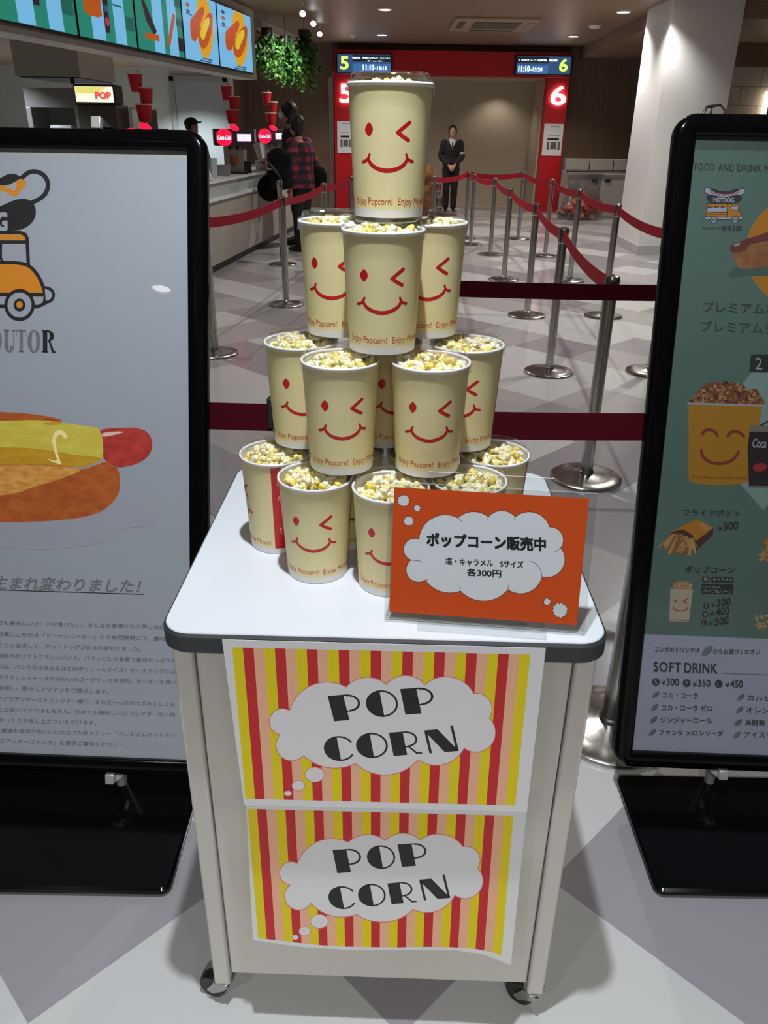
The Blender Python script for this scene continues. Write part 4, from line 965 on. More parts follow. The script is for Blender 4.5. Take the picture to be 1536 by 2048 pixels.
rp.text('プレミアムホ', (720, 1656), (1330, 1676), 88, G_tg, 0.02); rp.text('プレミアムチ', (705, 1814), (1315, 1836), 88, G_tg, 0.02)
B_()
rp.poly([(1215, 150), (690, 790), (1215, 1396), (1740, 790)], G_l)
rp.poly([(1114, 118), (1400, 122), (1392, 270), (1100, 265)], G_dk); rp.text('2', (1150, 240), (1206, 242), 96, G_tx, 0.0)
rp.poly([(603, 528), (1205, 546), (1160, 800), (1090, 1160), (1050, 1176), (950, 1186), (850, 1189), (740, 1184), (650, 1175), (602, 1148)], G_cup)
rp.poly([(598, 515), (640, 470), (690, 405), (760, 352), (830, 345), (900, 360), (960, 345), (1050, 365), (1090, 400), (1160, 400), (1190, 450), (1225, 500), (1222, 532)], G_pop[0])
rr = random.Random(5)
for k in range(210):
    x = rr.uniform(605, 1220); top = 350 + 0.0016 * (x - 920)**2; y = rr.uniform(top, 520)
    rp.ell(x, y, rr.uniform(8, 22), rr.uniform(7, 15), G_pop[rr.randrange(4)], rr.uniform(0, 3), 9, up=(k % 6 == 0))
rp.up(); rp.stroke([(600, 520), (1222, 538)], 4, G_tx)
capline([(715, 770), (740, 742), (780, 735), (820, 755), (840, 785)], 24, G_rb); capline([(925, 785), (950, 757), (985, 748), (1030, 765), (1055, 792)], 24, G_rb)
capline([(708, 905), (725, 960), (780, 1000), (860, 1012), (940, 995), (990, 955), (1012, 915)], 24, G_rb)
rp.text('Enjoy Popcorn! Enjoy Movie!', (630, 1138), (1085, 1152), 28, G_rb, 0.0)
rp.poly([(1106, 698), (1400, 705), (1400, 1215), (1096, 1210), (1085, 900)], pm('menu glass', sr(150, 140, 130))); rp.poly([(1102, 752), (1400, 758), (1400, 1200), (1098, 1194), (1087, 900)], G_cola)
rp.text('Coca', (1128, 880), (1238, 884), 72, G_tx, 0.02, 0.3); rp.ell(1188, 1042, 58, 34, G_red, -0.15); rp.poly([(1180, 700), (1290, 640), (1300, 650), (1200, 706)], G_dk)
rp.text('フライドポテト', (560, 1438), (1026, 1446), 52, G_dk, 0.015)
rp.text('¥', (845, 1566), (880, 1563), 40, G_dk, 0.0); rp.text('300', (888, 1562), (1010, 1546), 62, G_dk, 0.03)
C_()
rp.poly([(455, 268), (500, 240), (650, 166), (700, 170), (806, 228), (665, 340), (630, 282), (560, 242)], G_or); rp.poly([(806, 228), (802, 288), (660, 418), (655, 345)], pm('menu maroon', sr(90, 52, 48)))
for k in range(6): rp.stroke([(690 + k * 6, 200 + k * 9), (730 + k * 12, 186 + k * 9)], 0.8, G_cr, up=False)
rp.up(); rp.poly([(458, 270), (500, 252), (560, 244), (630, 284), (664, 342), (600, 330), (500, 300)], pm('menu maroon', (0, 0, 0)))
for k in range(62):
    x = rr.uniform(470, 650); y = 265 + (x - 470) * 0.3 + rr.uniform(0, 40); a = rr.uniform(0, 1)
    ex = 385 + (x - 470) * 1.45 + rr.uniform(-30, 40); ey = 370 + rr.uniform(0, 105) * (0.5 + 0.5 * (x - 470) / 180)
    rp.stroke([(x, y), (ex, ey)], rr.uniform(3.5, 5), G_fry[rr.randrange(3)], up=(k % 4 == 0))
for k in range(26): rp.stroke([(rr.uniform(1225, 1330), rr.uniform(360, 420)), (rr.uniform(1180, 1330), rr.uniform(430, 500))], 4, G_fry[rr.randrange(3)], up=(k % 4 == 0))
rp.poly([(1215, 350), (1253, 310), (1340, 300), (1340, 380), (1253, 370)], G_or)
rp.text('ポップコーン', (575, 598), (980, 604), 58, G_dk, 0.015)
for q in (((715, 627), (773, 629), (771, 673), (714, 671)), ((790, 630), (972, 634), (970, 677), (789, 674)), ((711, 690), (969, 694), (966, 770), (709, 766))): rp.poly(list(q), G_dk, up=False)
rp.up(); rp.text('塩', (726, 664), (762, 665), 30, G_tx, 0.01); rp.text('キャラメル', (803, 666), (960, 669), 30, G_tx, 0.015); rp.text('Lサイズのみ', (722, 722), (862, 725), 22, G_tx, 0.01); rp.text('ハーフ&ハーフ', (722, 760), (954, 764), 28, G_tx, 0.015)
rp.poly([(470, 725), (478, 690), (520, 664), (560, 662), (600, 672), (630, 712), (632, 735)], G_fry[0])
for k in range(40): rp.ell(rr.uniform(475, 625), rr.uniform(680, 722), rr.uniform(7, 14), rr.uniform(6, 10), (G_fry[1], G_cr, G_fry[0])[k % 3], 0, 8, up=(k % 8 == 0))
rp.poly([(454, 726), (640, 733), (604, 1000), (444, 994)], G_cr); rp.ell(494, 825, 9, 14, G_red); capline([(592, 812), (562, 828), (590, 846)], 9, G_red); capline([(478, 880), (495, 900), (540, 908), (580, 900), (596, 882)], 8, G_red)
rp.stroke([(452, 982), (600, 988)], 1.4, G_rb)
for c, x, y, s, x0, y0, x1, y1 in (('S', 748, 867, '300', 836, 876, 946, 862), ('M', 740, 938, '400', 826, 950, 936, 936), ('L', 732, 1010, '500', 818, 1028, 930, 1016)):
    rp.ell(x, y, 25, 25, G_dk); rp.text(c, (x - 9, y + 15), (x + 9, y + 15), 30, G_tx, 0.0); rp.text('¥', (x0 - 48, y0 + 2), (x0 - 14, y0), 38, G_dk, 0.0); rp.text(s, (x0, y0), (x1, y1), 62, G_dk, 0.03)
for k in range(60): rp.ell(rr.uniform(1150, 1330), rr.uniform(940, 1050), rr.uniform(9, 18), rr.uniform(7, 12), (G_fry[1], G_cr, G_fry[0])[k % 3], 0, 8, up=(k % 8 == 0))
rp.up()
def leaf(x, y, L, m):
    rp.poly(spl([(x - L * .48, y + L * .42), (x - L * .38, y + L * .05), (x - L * .05, y - L * .32), (x + L * .48, y - L * .45), (x + L * .38, y - L * .02), (x + L * .05, y + L * .30)], 4, True), m); rp.stroke([(x - L * .55, y + L * .5), (x + L * .2, y - L * .2)], 0.5, G_w, caps=False)
rp.text('コンボのドリンクは', (328, 1244), (692, 1251), 42, G_dk, 0.01); leaf(756, 1236, 92, G_lf); rp.text('からお選びください', (805, 1260), (1186, 1267), 42, G_dk, 0.01)
rp.text('SOFT', (318, 1404), (540, 1411), 78, G_dk, 0.03, spacing=1.1); rp.text('DRINK', (570, 1412), (838, 1420), 78, G_dk, 0.03, spacing=1.1); rp.stroke([(870, 1418), (1400, 1436)], 0.7, G_dk, caps=False)
for c, x, y, s, x0 in (('S', 335, 1490, '300', 422), ('M', 588, 1500, '350', 680), ('L', 850, 1507, '450', 946)):
    rp.ell(x, y, 32, 32, G_dk); rp.text(c, (x - 11, y + 20), (x + 11, y + 20), 40, G_w, 0.0); rp.text('¥', (x0 - 44, y + 26), (x0 - 8, y + 27), 40, G_dk, 0.0); rp.text(s, (x0, y + 27), (x0 + 101, y + 29), 56, G_dk, 0.025)
for i, (s1, x1, s2, x2) in enumerate((('コカ・コーラ', 678, 'カルピス', 1345), ('コカ・コーラ ゼロ', 795, 'オレンジ', 1330), ('ジンジャーエール', 795, '烏龍茶', 1230), ('ファンタ メロンソーダ', 886, 'アイスティー', 1420))):
    x = 392 - i * 10; y = 1620 + i * 102; leaf(335 - i * 9, 1595 + i * 103, 60, G_lf2); rp.text(s1, (x, y), (x1, y + 6 + i), 46, G_dk, 0.012)
    leaf(1032 - i * 11, 1617 + i * 103, 60, G_lf2); rp.text(s2, (1087 - i * 11, y + 20), (x2, y + 26), 46, G_dk, 0.012)
rp.build('poster_printing', RS, RSw)

# ================================================================ STANCHIONS
def stanchion_parts(root, head_m, post_m):
    MB().lathe([(0.176, 0.0), (0.178, 0.006), (0.176, 0.014), (0.168, 0.019), (0.12, 0.024), (0.05, 0.030), (0.040, 0.033)], n=48).build('base', post_m, root, smooth=30)
    MB().lathe([(0.036, 0.031), (0.036, 0.045), (0.031, 0.050)], n=28, cap=False).lathe([(0.030, 0.048), (0.030, 0.90)], n=28, cap=False).build('pole', post_m, root)
    MB().lathe([(0.030, 0.895), (0.034, 0.90), (0.034, 0.985), (0.030, 0.994), (0.012, 1.0), (0.0005, 1.002)], n=28).build('head', head_m, root)
    for s in (-1, 1): MB().box((s * 0.037, 0, 0.948), (0.016, 0.026, 0.078)).build('belt_slot', head_m, root, bevel=0.003)
stA = thing('stanchion', '', 'stanchion', (0, 0, 0), group='chrome stanchions of the queue'); stanchion_parts(stA, M_chrome, M_chrome)
ST = {}
def stanchion(key, x, y, label, to=None, first=[True]):
    if to is not None: a = atan2(to[1] - y, to[0] - x)
    else: a = radians(85)
    if first[0]: s = stA; s.location = (x, y, 0); s.rotation_euler = (0, 0, a); s['label'] = label; first[0] = False
    else: s = dup(stA, (x, y, 0), a, label)
    for ch in list(s.children):
        if ch.name.startswith('belt') and not ch.name.startswith('belt_slot'): bpy.data.objects.remove(ch)
    ST[key] = (s, x, y, a)
def belt(key, to, m, sag=0.02, z=0.948, h=0.070, oy=0.0):
    s, x, y, a = ST[key]; d = hypot(to[0] - x, to[1] - y); g = atan2(to[1] - y, to[0] - x) - a; n = 16; rows = [[], [], [], []]
    for i in range(n + 1):
        t = i / n; l = 0.036 + (d - 0.072) * t; zz = z - sag * 4 * t * (1 - t); px_, py_ = l * cos(g), l * sin(g); nx, ny = -sin(g) * .0012, cos(g) * .0012
        if oy: px_ += -sin(g) * oy; py_ += cos(g) * oy
        rows[0].append((px_ - nx, py_ - ny, zz - h / 2)); rows[1].append((px_ + nx, py_ + ny, zz - h / 2)); rows[2].append((px_ + nx, py_ + ny, zz + h / 2)); rows[3].append((px_ - nx, py_ - ny, zz + h / 2))
    mb = MB(); mb.quad_grid(rows + [rows[0]]); mb.build('belt', m, s, smooth=60)
POSTS = {'Z': (0.676, 1.815), 'A': (1.015, 3.66), 'B': (1.18, 5.59), 'C': (1.32, 7.51), 'D': (1.36, 9.48), 'E': (1.436, 11.52), 'F': (1.253, 12.55), 'F2': (1.236, 13.31), 'H': (2.093, 13.34), 'G': (2.19, 11.45), 'I': (2.13, 9.48), 'J': (2.05, 7.54), 'K': (1.93, 5.63),
         'M': (-1.317, 5.97), 'L': (-0.99, 7.855), 'L2': (-0.76, 9.86), 'L3': (-0.50, 11.45), 'N': (-1.33, 10.35), 'p1': (0.62, 11.75), 'p2': (0.60, 10.26), 'p3': (0.49, 8.15), 'S1': (-0.243, 1.84), 'S2': (0.00, 3.60), 'S3': (1.62, 3.55), 'S0': (-1.45, 1.95)}
SL = {'Z': 'chrome stanchion close behind the green menu stand, its base beside the cart', 'A': 'chrome stanchion with steel base standing just beyond the shaded belt, nearest of the right-hand line', 'B': 'second chrome stanchion from the front in the right-hand line, behind the shaded belt', 'C': 'third chrome stanchion from the front in the right-hand line',
      'D': 'fourth chrome stanchion from the front in the right-hand line', 'E': 'fifth chrome stanchion from the front in the right-hand line', 'F': 'chrome stanchion at the far bend, nearer of the pair by the dark-suited attendant', 'F2': 'chrome stanchion at the far bend, farther of the pair by the attendant', 'H': 'chrome stanchion at the far right corner of the queue, before the beige passage',
      'G': 'chrome stanchion of the outer line in front of the red post 6', 'I': 'chrome stanchion of the outer line in front of the clear rubbish bag', 'J': 'chrome stanchion of the outer line close to the white column', 'K': 'outer line stanchion mostly hidden by the green menu stand, base peeking out',
      'M': 'chrome stanchion half hidden by the hot dog poster stand', 'L': 'chrome stanchion standing before the counter, its red belts curving both ways', 'L2': 'chrome stanchion just right of the plaid-shirted customer', 'L3': 'chrome stanchion before the left red gate post', 'N': 'chrome stanchion beside the counter end, behind the customers\' black bag',
      'p1': 'chrome stanchion of the middle line, farthest, just left of the attendant', 'p2': 'chrome stanchion of the middle line with a bright glint, at the attendant\'s knee', 'p3': 'lowest showing stanchion of the middle line, beside the top popcorn cup', 'S1': 'black-headed stanchion peeping out left of the cup pyramid', 'S2': 'stanchion hidden behind the cup pyramid', 'S3': 'stanchion hidden behind the green menu board', 'S0': 'stanchion hidden behind the hot dog poster'}
nxt = {'A': 'B', 'B': 'C', 'C': 'D', 'D': 'E', 'E': 'F', 'F': 'F2', 'F2': 'H', 'H': 'G', 'G': 'I', 'I': 'J', 'J': 'K', 'M': 'L', 'L': 'L2', 'L2': 'L3', 'p1': 'F2', 'p2': 'p1', 'p3': 'p2', 'Z': 'S1', 'S1': 'S0', 'S2': 'S3'}
for k, (x, y) in POSTS.items(): stanchion(k, x, y, SL[k], POSTS[nxt[k]] if k in nxt else None)
for k, n in nxt.items():
    far = k in ('Z', 'S1', 'S2')
    if k == 'S2': belt(k, POSTS[n], M_belt_shade, 0.008, z=0.945); continue
    belt(k, POSTS[n], M_belt_shade if far else M_belt, 0.006 if far else 0.035, z=0.935 if k in ('Z', 'S1') else 0.948)
for k in ('S1', 'S0'):
    for ch in ST[k][0].children:
        if ch.name.startswith(('head', 'belt_slot')):
            ch.data = ch.data.copy(); ch.data.materials[0] = M_blackm
# ================================================================ PEOPLE
M_skin = mat('skin', sr(205, 150, 125), 0.55, noise=0.04, nscale=30)
M_hair = mat('black hair', (0.012, 0.010, 0.009), 0.45, bump=0.3, nscale=90)
M_hairb = mat('dark brown hair', (0.022, 0.013, 0.009), 0.45, bump=0.3, nscale=90)
M_suit = mat('black knit cloth', (0.010, 0.010, 0.012), 0.8, bump=0.2, nscale=200)
M_trous = mat('black trouser cloth', (0.008, 0.008, 0.009), 0.8)
M_shirt = mat('white shirt cloth', (0.72, 0.72, 0.73), 0.7)
M_shoe = mat('black shoe leather', (0.008, 0.008, 0.008), 0.35)
M_lip = mat('lip', sr(165, 85, 80), 0.5); M_eye = mat('eye dark', (0.01, 0.008, 0.008), 0.3)
def fuse(mb, name, m, parent, voxel=0.007, it=5):
    o = mb.build(name, m, parent, smooth=60)
    r = o.modifiers.new('remesh', 'REMESH'); r.mode = 'VOXEL'; r.voxel_size = voxel; r.use_smooth_shade = True
    k = o.modifiers.new('smooth', 'SMOOTH'); k.factor = 0.5; k.iterations = it
    return o
def lerp3(a, b, t): return tuple(a[i] + (b[i] - a[i]) * t for i in range(3))
def limb(mb, pts, rad, g=0.0, n=14):
    q = spl(pts, 4); N = len(q); r = []
    for i in range(N):
        f = i / (N - 1) * (len(rad) - 1); k = min(int(f), len(rad) - 2); r.append(rad[k] + (rad[k + 1] - rad[k]) * (f - k) + g)
    mb.tube(q, r, n)
def hand(mb, wrist, direc, palm_n, side, curl=0.5):
    """palm, four bent fingers of different lengths and a thumb leaving the side of the palm"""
    w = Vector(wrist); d = Vector(direc).normalized(); nn = Vector(palm_n); nn = (nn - d * nn.dot(d)).normalized(); s = d.cross(nn) * side
    mb.ball(w + d * 0.045, (0.001 + 0.038, 0.019, 0.046), 12, 8, R=Matrix((s, nn, d)).transposed())
    for k, (o, L) in enumerate(((-0.027, 0.066), (-0.009, 0.076), (0.009, 0.072), (0.026, 0.056))):
        b = w + d * 0.075 + s * o; p = [b - d * 0.02, b + d * L * 0.35 + nn * L * 0.10 * curl, b + d * L * 0.65 + nn * L * 0.40 * curl, b + d * L * (0.92 - 0.3 * curl) + nn * L * 0.75 * curl]
        mb.tube([tuple(v) for v in p], [0.010, 0.0095, 0.009, 0.0075], 8)
    b = w + d * 0.02 - s * 0.030
    mb.tube([tuple(b), tuple(b + d * 0.03 - s * 0.022 + nn * 0.008), tuple(b + d * 0.055 - s * 0.024 + nn * 0.02)], [0.013, 0.011, 0.008], 8)
def person(name, label, loc, rotz, H, arms, lean=0.0, turn=0.0, nod=0.0, stance=0.085, feet_y=(0.0, 0.0)):
    """figure facing -y; arms: two (elbow, wrist, hand direction, palm normal)"""
    t = thing(name, label, 'person', loc, rotz); k = H / 1.65
    S3 = lambda p: (p[0] * k, p[1] * k, p[2] * k)
    L = lambda z: -lean * max(0, z - 0.9)                      # forward lean above the hips
    tor = [((0, 0, .82), (.150, .105)), ((0, 0, .93), (.163, .112)), ((0, L(1.05), 1.05), (.132, .098)), ((0, L(1.18) - .005, 1.18), (.150, .112)), ((0, L(1.29), 1.29), (.168, .104)), ((0, L(1.36) + .005, 1.36), (.115, .078))]
    neck = [((0, L(1.36), 1.35), .056), ((0, L(1.43) - .004, 1.43), .050), ((0, L(1.48) - .012, 1.48), .050)]
    hc = Vector((0, L(1.545) - .016 - nod * .03, 1.545)); Rh = Matrix.Rotation(turn, 3, 'Z') @ Matrix.Rotation(-nod, 3, 'X')
    HP = lambda v: tuple((hc + Rh @ Vector(v)) * k)
    legs = [[(s * stance, 0, .86), (s * stance * .98, -.012, .48), (s * stance * .97, .014, .32), (s * stance * .97, fy + .01, .075)] for s, fy in zip((-1, 1), feet_y)]
    legr = [.088, .058, .052, .038]
    sh = [(s * .172, L(1.325) + .0, 1.325) for s in (-1, 1)]
    mb = MB()
    mb.tube([S3(p) for p, r in tor], [(r[0] * k, r[1] * k) for p, r in tor], 24); mb.tube([S3(p) for p, r in neck], [r * k for p, r in neck], 16)
    mb.ball(hc * k, (.073 * k, .090 * k, .108 * k), 22, 16, R=Rh); mb.ball(HP((0, -.026, -.062)), (.050 * k, .056 * k, .052 * k), 16, 12, R=Rh)
    mb.tube([HP((0, -.082, .02)), HP((0, -.098, -.012)), HP((0, -.088, -.022))], [.008 * k, .013 * k, .009 * k], 8)
    for s in (-1, 1): mb.ball(HP((s * .075, .012, -.012)), (.010 * k, .022 * k, .032 * k), 10, 8, R=Rh)
    for lg in legs:
        limb(mb, [S3(p) for p in lg], [r * k for r in legr]); a = lg[-1]
        mb.tube([S3((a[0], a[1] + .045, .045)), S3((a[0], a[1] - .04, .045)), S3((a[0] * 1.1, a[1] - .15, .028))], [(.034 * k, .03 * k), (.038 * k, .032 * k), (.034 * k, .02 * k)], 12)
    for s, (el, wr, hd, pn) in zip((-1, 1), arms):
        o = sh[0 if s < 0 else 1]; limb(mb, [S3(o), S3(lerp3(o, el, .5)), S3(el), S3(lerp3(el, wr, .5)), S3(wr)], [r * k for r in (.052, .046, .038, .036, .026)]); hand(mb, S3(wr), hd, pn, s)
    fuse(mb, 'body', M_skin, t)
    for s in (-1, 1): MB().ball(HP((s * .030, -.080, .010)), (.011 * k, .006 * k, .006 * k), 10, 8, R=Rh).build('eye', M_eye, t)
    MB().ball(HP((0, -.079, -.058)), (.020 * k, .006 * k, .006 * k), 12, 8, R=Rh).build('mouth', M_lip, t)
    return t, dict(k=k, S3=S3, tor=tor, legs=legs, legr=legr, sh=sh, HP=HP, hc=hc, Rh=Rh, arms=arms, L=L)
def trousers(t, q, m, g=.016):
    k, S3 = q['k'], q['S3']; mb = MB(); mb.tube([S3(p) for p, r in q['tor'][:2]] + [S3((0, 0, 1.0))], [((r[0] + g) * k, (r[1] + g) * k) for p, r in q['tor'][:2]] + [((.150 + g) * k, (.105 + g) * k)], 22)
    for lg in q['legs']: limb(mb, [S3(p) for p in lg], [(r + g + (0.006 if i > 1 else 0)) * k for i, r in enumerate(q['legr'])])
    return fuse(mb, 'trousers', m, t, 0.009)
def top(t, q, m, name, g=.014, low=0.90, sleeve=0.92, bulk=0.0):
    k, S3 = q['k'], q['S3']; mb = MB(); T = q['tor']
    T2 = [((0, q['L'](low), low), (T[1][1][0], T[1][1][1]))] + T[2:]
    mb.tube([S3(p) for p, r in T2], [((r[0] + g + bulk) * k, (r[1] + g + bulk) * k) for p, r in T2], 24)
    for i, (el, wr, hd, pn) in enumerate(q['arms']):
        o = q['sh'][i]; e = lerp3(el, wr, sleeve); mb.ball(S3((o[0] * .93, o[1], o[2] - .004)), (.062 + g + bulk * .4) * k, 14, 10); limb(mb, [S3(o), S3(lerp3(o, el, .5)), S3(el), S3(lerp3(el, e, .5)), S3(e)], [(r + g + bulk * .6) * k for r in (.054, .048, .041, .040, .032)])
    return fuse(mb, name, m, t, 0.009)
def shoes(t, q, m=None):
    k, S3 = q['k'], q['S3']
    for lg in q['legs']:
        a = lg[-1]; mb = MB(); mb.tube([S3((a[0], a[1] + .065, .042)), S3((a[0], a[1] + .03, .05)), S3((a[0], a[1] - .05, .046)), S3((a[0] * 1.1, a[1] - .165, .03)), S3((a[0] * 1.1, a[1] - .185, .024))], [(.03 * k, .034 * k), (.042 * k, .046 * k), (.046 * k, .042 * k), (.042 * k, .028 * k), (.026 * k, .02 * k)], 14)
        mb.build('shoe', m or M_shoe, t)
def hair(t, q, m, back=0.0, bun=False, vol=1.0):
    k, HP, Rh = q['k'], q['HP'], q['Rh']; mb = MB()
    mb.ball(HP((0, .014, .026)), (.084 * vol * k, .094 * vol * k, .098 * vol * k), 22, 16, R=Rh)
    if back: mb.ball(HP((0, .052, -.05)), (.070 * k, .058 * k, .085 * k), 18, 12, R=Rh)
    for s in (-1, 1): mb.ball(HP((s * .066, .0, .005)), (.024 * k * vol, .05 * k, .065 * k), 12, 8, R=Rh)
    if back:
        mb.ball(HP((0, .045, -.095)), (.062 * k, .045 * k, .055 * k), 14, 10, R=Rh)
        for j in range(60):
            a = j * 2.39996; zz = 0.15 + 0.8 * (j / 60); q_ = sqrt(1 - zz * zz) if zz < 1 else 0
            mb.ball(HP((.078 * vol * q_ * cos(a), .016 + .088 * vol * q_ * sin(a), .022 + .092 * vol * zz)), .014 * k, 6, 5)
    if bun: mb.ball(HP((0, .105, .0)), (.035 * k, .03 * k, .035 * k), 12, 8)
    return fuse(mb, 'hair', m, t, 0.009, 3)
# ---- attendant in the gateway: hands clasped in front
att, q = person('person', 'attendant in black jumper and tie standing with clasped hands in the far gateway', (1.285, 17.84, 0), 0, 1.64,
                [((-.225, .01, 1.07), (-.055, -.165, .905), (.55, -.25, -.75), (0.2, 1, 0)), ((.225, .01, 1.07), (.060, -.175, .915), (-.55, -.22, -.75), (-0.2, 1, 0))])
trousers(att, q, M_trous); top(att, q, M_suit, 'jumper', low=0.88); shoes(att, q); hair(att, q, M_hairb, back=1, bun=True, vol=0.97)
k, S3 = q['k'], q['S3']
mb = MB(); mb.tube([S3((0, 0.0, 1.345)), S3((0, -.002, 1.375)), S3((0, -.004, 1.405))], [(.088 * k, .078 * k), (.068 * k, .066 * k), (.060 * k, .060 * k)], 20, cap=False)
mb.hexa([S3((-.058, -.120, 1.335)), S3((.058, -.120, 1.335)), S3((.004, -.142, 1.235)), S3((-.004, -.142, 1.235))], [S3((-.052, -.075, 1.385)), S3((.052, -.075, 1.385)), S3((.004, -.110, 1.24)), S3((-.004, -.110, 1.24))]).build('shirt_collar', M_shirt, att)
MB().hexa([S3((-.012, -.135, 1.35)), S3((.012, -.135, 1.35)), S3((.020, -.158, 1.20)), S3((-.020, -.158, 1.20))], [S3((-.010, -.115, 1.36)), S3((.010, -.115, 1.36)), S3((.018, -.130, 1.21)), S3((-.018, -.130, 1.21))]).build('tie', mat('dark grey tie', (0.06, 0.06, 0.07), 0.6), att)
e0, e1 = q['sh'][1], q['arms'][1][0]; mid = lerp3(e0, e1, .62); mid2 = lerp3(e0, e1, .80)
MB().tube([S3(mid), S3(mid2)], [.066 * k, .064 * k], 16).build('armband', mat('pale armband', (0.45, 0.50, 0.52), 0.6), att)
# ---- tall customer in profile, white mask, black coat
tall, q = person('person', 'tall black-haired customer in profile with a white mask, leaning towards the counter', (-1.34, 12.40, 0), radians(-78), 1.88,
                 [((-.24, -.10, 1.08), (-.20, -.33, 1.02), (0, -1, -.2), (0, 0, -1)), ((.24, -.05, 1.08), (.21, -.30, 1.02), (0, -1, -.2), (0, 0, -1))], lean=0.10, nod=0.25)
trousers(tall, q, M_trous); top(tall, q, M_suit, 'coat', low=0.72, bulk=.015); shoes(tall, q); hair(tall, q, M_hair, back=1, vol=1.12)
mb = MB(); mb.ball(q['HP']((0, -.062, -.045)), (.060 * q['k'], .044 * q['k'], .046 * q['k']), 18, 12, R=q['Rh']).build('face_mask', mat('white mask cloth', (0.78, 0.79, 0.80), 0.7), tall)
# ---- customer in a plaid shirt, seen from behind and the side
plaid = bpy.data.materials.new('red black plaid'); plaid.use_nodes = True; nt = plaid.node_tree; b = nt.nodes['Principled BSDF']; b.inputs['Roughness'].default_value = 0.8
tc = nt.nodes.new('ShaderNodeTexCoord'); sx = nt.nodes.new('ShaderNodeSeparateXYZ'); nt.links.new(tc.outputs['Object'], sx.inputs[0])
def nm(op, a, b2):
    n = nt.nodes.new('ShaderNodeMath'); n.operation = op
    for i, v in enumerate((a, b2)):
        if isinstance(v, (int, float)): n.inputs[i].default_value = v
        else: nt.links.new(v, n.inputs[i])
    return n.outputs[0]
band = lambda o: nm('GREATER_THAN', nm('FRACT', nm('MULTIPLY', o, 9.0), 0.0), 0.5)
sm = nm('ADD', band(nm('ADD', sx.outputs[0], sx.outputs[1])), band(sx.outputs[2]))
cr = nt.nodes.new('ShaderNodeValToRGB'); cr.color_ramp.interpolation = 'CONSTANT'
cr.color_ramp.elements[0].color = (0.008, 0.006, 0.008, 1); cr.color_ramp.elements[1].position = 0.4; cr.color_ramp.elements[1].color = (0.06, 0.008, 0.02, 1)
e = cr.color_ramp.elements.new(0.9); e.color = (0.26, 0.02, 0.06, 1)
nt.links.new(nm('MULTIPLY', sm, 0.5), cr.inputs[0]); nt.links.new(cr.outputs[0], b.inputs['Base Color'])
pl_, q = person('person', 'customer in a red and black plaid shirt and black trousers at the counter', (-1.19, 11.62, 0), radians(-118), 1.70,
                [((-.25, .02, 1.06), (-.22, -.20, .98), (0, -1, -.3), (0, 0, -1)), ((.25, .05, 1.04), (.23, -.02, .80), (0, -.2, -1), (-1, 0, 0))], lean=0.06, nod=0.15)
trousers(pl_, q, M_trous); top(pl_, q, plaid, 'plaid_shirt', low=0.80, bulk=.045); shoes(pl_, q); hair(pl_, q, M_hair, back=1, vol=1.12)
# ---- counter worker in a black cap, mostly behind the poster frame
emp, q = person('person', 'counter worker in a black cap and black uniform behind the hot dog poster frame', (-2.84, 12.50, 0), radians(60), 1.66,
                [((-.24, -.06, 1.06), (-.16, -.30, 1.0), (0, -1, 0), (0, 0, -1)), ((.24, -.06, 1.06), (.16, -.30, 1.0), (0, -1, 0), (0, 0, -1))], nod=0.2)
trousers(emp, q, M_trous); top(emp, q, M_suit, 'uniform', bulk=.01); shoes(emp, q); hair(emp, q, M_hair, vol=0.98)
k = q['k']; mb = MB(); mb.ball(q['HP']((0, .004, .055)), (.092 * k, .102 * k, .074 * k), 22, 12, R=q['Rh']); mb.ball(q['HP']((0, -.115, .035)), (.075 * k, .065 * k, .010 * k), 18, 8, R=q['Rh'])
fuse(mb, 'cap', M_suit, emp, 0.008)
# ---- bags carried by the customers
M_nyl = mat('black nylon', (0.006, 0.007, 0.009), 0.85, spec=0.15, bump=0.3, nscale=25)
bagt = thing('backpack', 'bulky black backpack hanging beside the plaid-shirted customer, over the counter edge', 'backpack', (-1.46, 11.25, 0.86))
mb = MB(); mb.box((.03, 0, .20), (.30, .20, .42)); mb.ball((.03, 0, .38), (.15, .10, .09), 18, 10); mb.box((.03, -.11, .11), (.24, .08, .20)); mb.ball((.03, .0, .03), (.165, .13, .07), 18, 10); fuse(mb, 'body', M_nyl, bagt, 0.012, 12)
MB().tube([(-.10, -.15, .30), (-.02, -.19, .22), (.06, -.17, .10)], 0.014, 8).build('strap', M_blackm, bagt)
MB().box((-.06, -.175, .22), (.07, .006, .012)).build('zip_tab', M_grey, bagt)
fur = thing('shoulder_bag', 'black furry shoulder bag at the right hip of the plaid-shirted customer', 'bag', (-0.98, 11.75, 0.84))
mb = MB(); mb.ball((0, 0, .12), (.13, .11, .15), 18, 12); mb.build('body', mat('black fur', (0.008, 0.008, 0.009), 0.95, spec=0.1, bump=1.0, nscale=60), fur)
MB().tube([(-.06, 0, .24), (-.08, 0, .36), (-.12, -.02, .48)], 0.010, 8).build('strap', M_blackm, fur)
fur2 = thing('shoulder_bag', 'round black bag held low against the counter, left of the customers', 'bag', (-1.60, 11.42, 0.68))
mb = MB(); mb.ball((0, 0, .15), (.17, .14, .17), 18, 12); mb.build('body', mat('black fur', (0, 0, 0)), fur2)
MB().tube([(-.05, 0, .30), (0, 0, .40), (.06, 0, .30)], 0.010, 8).build('handle', M_blackm, fur2)

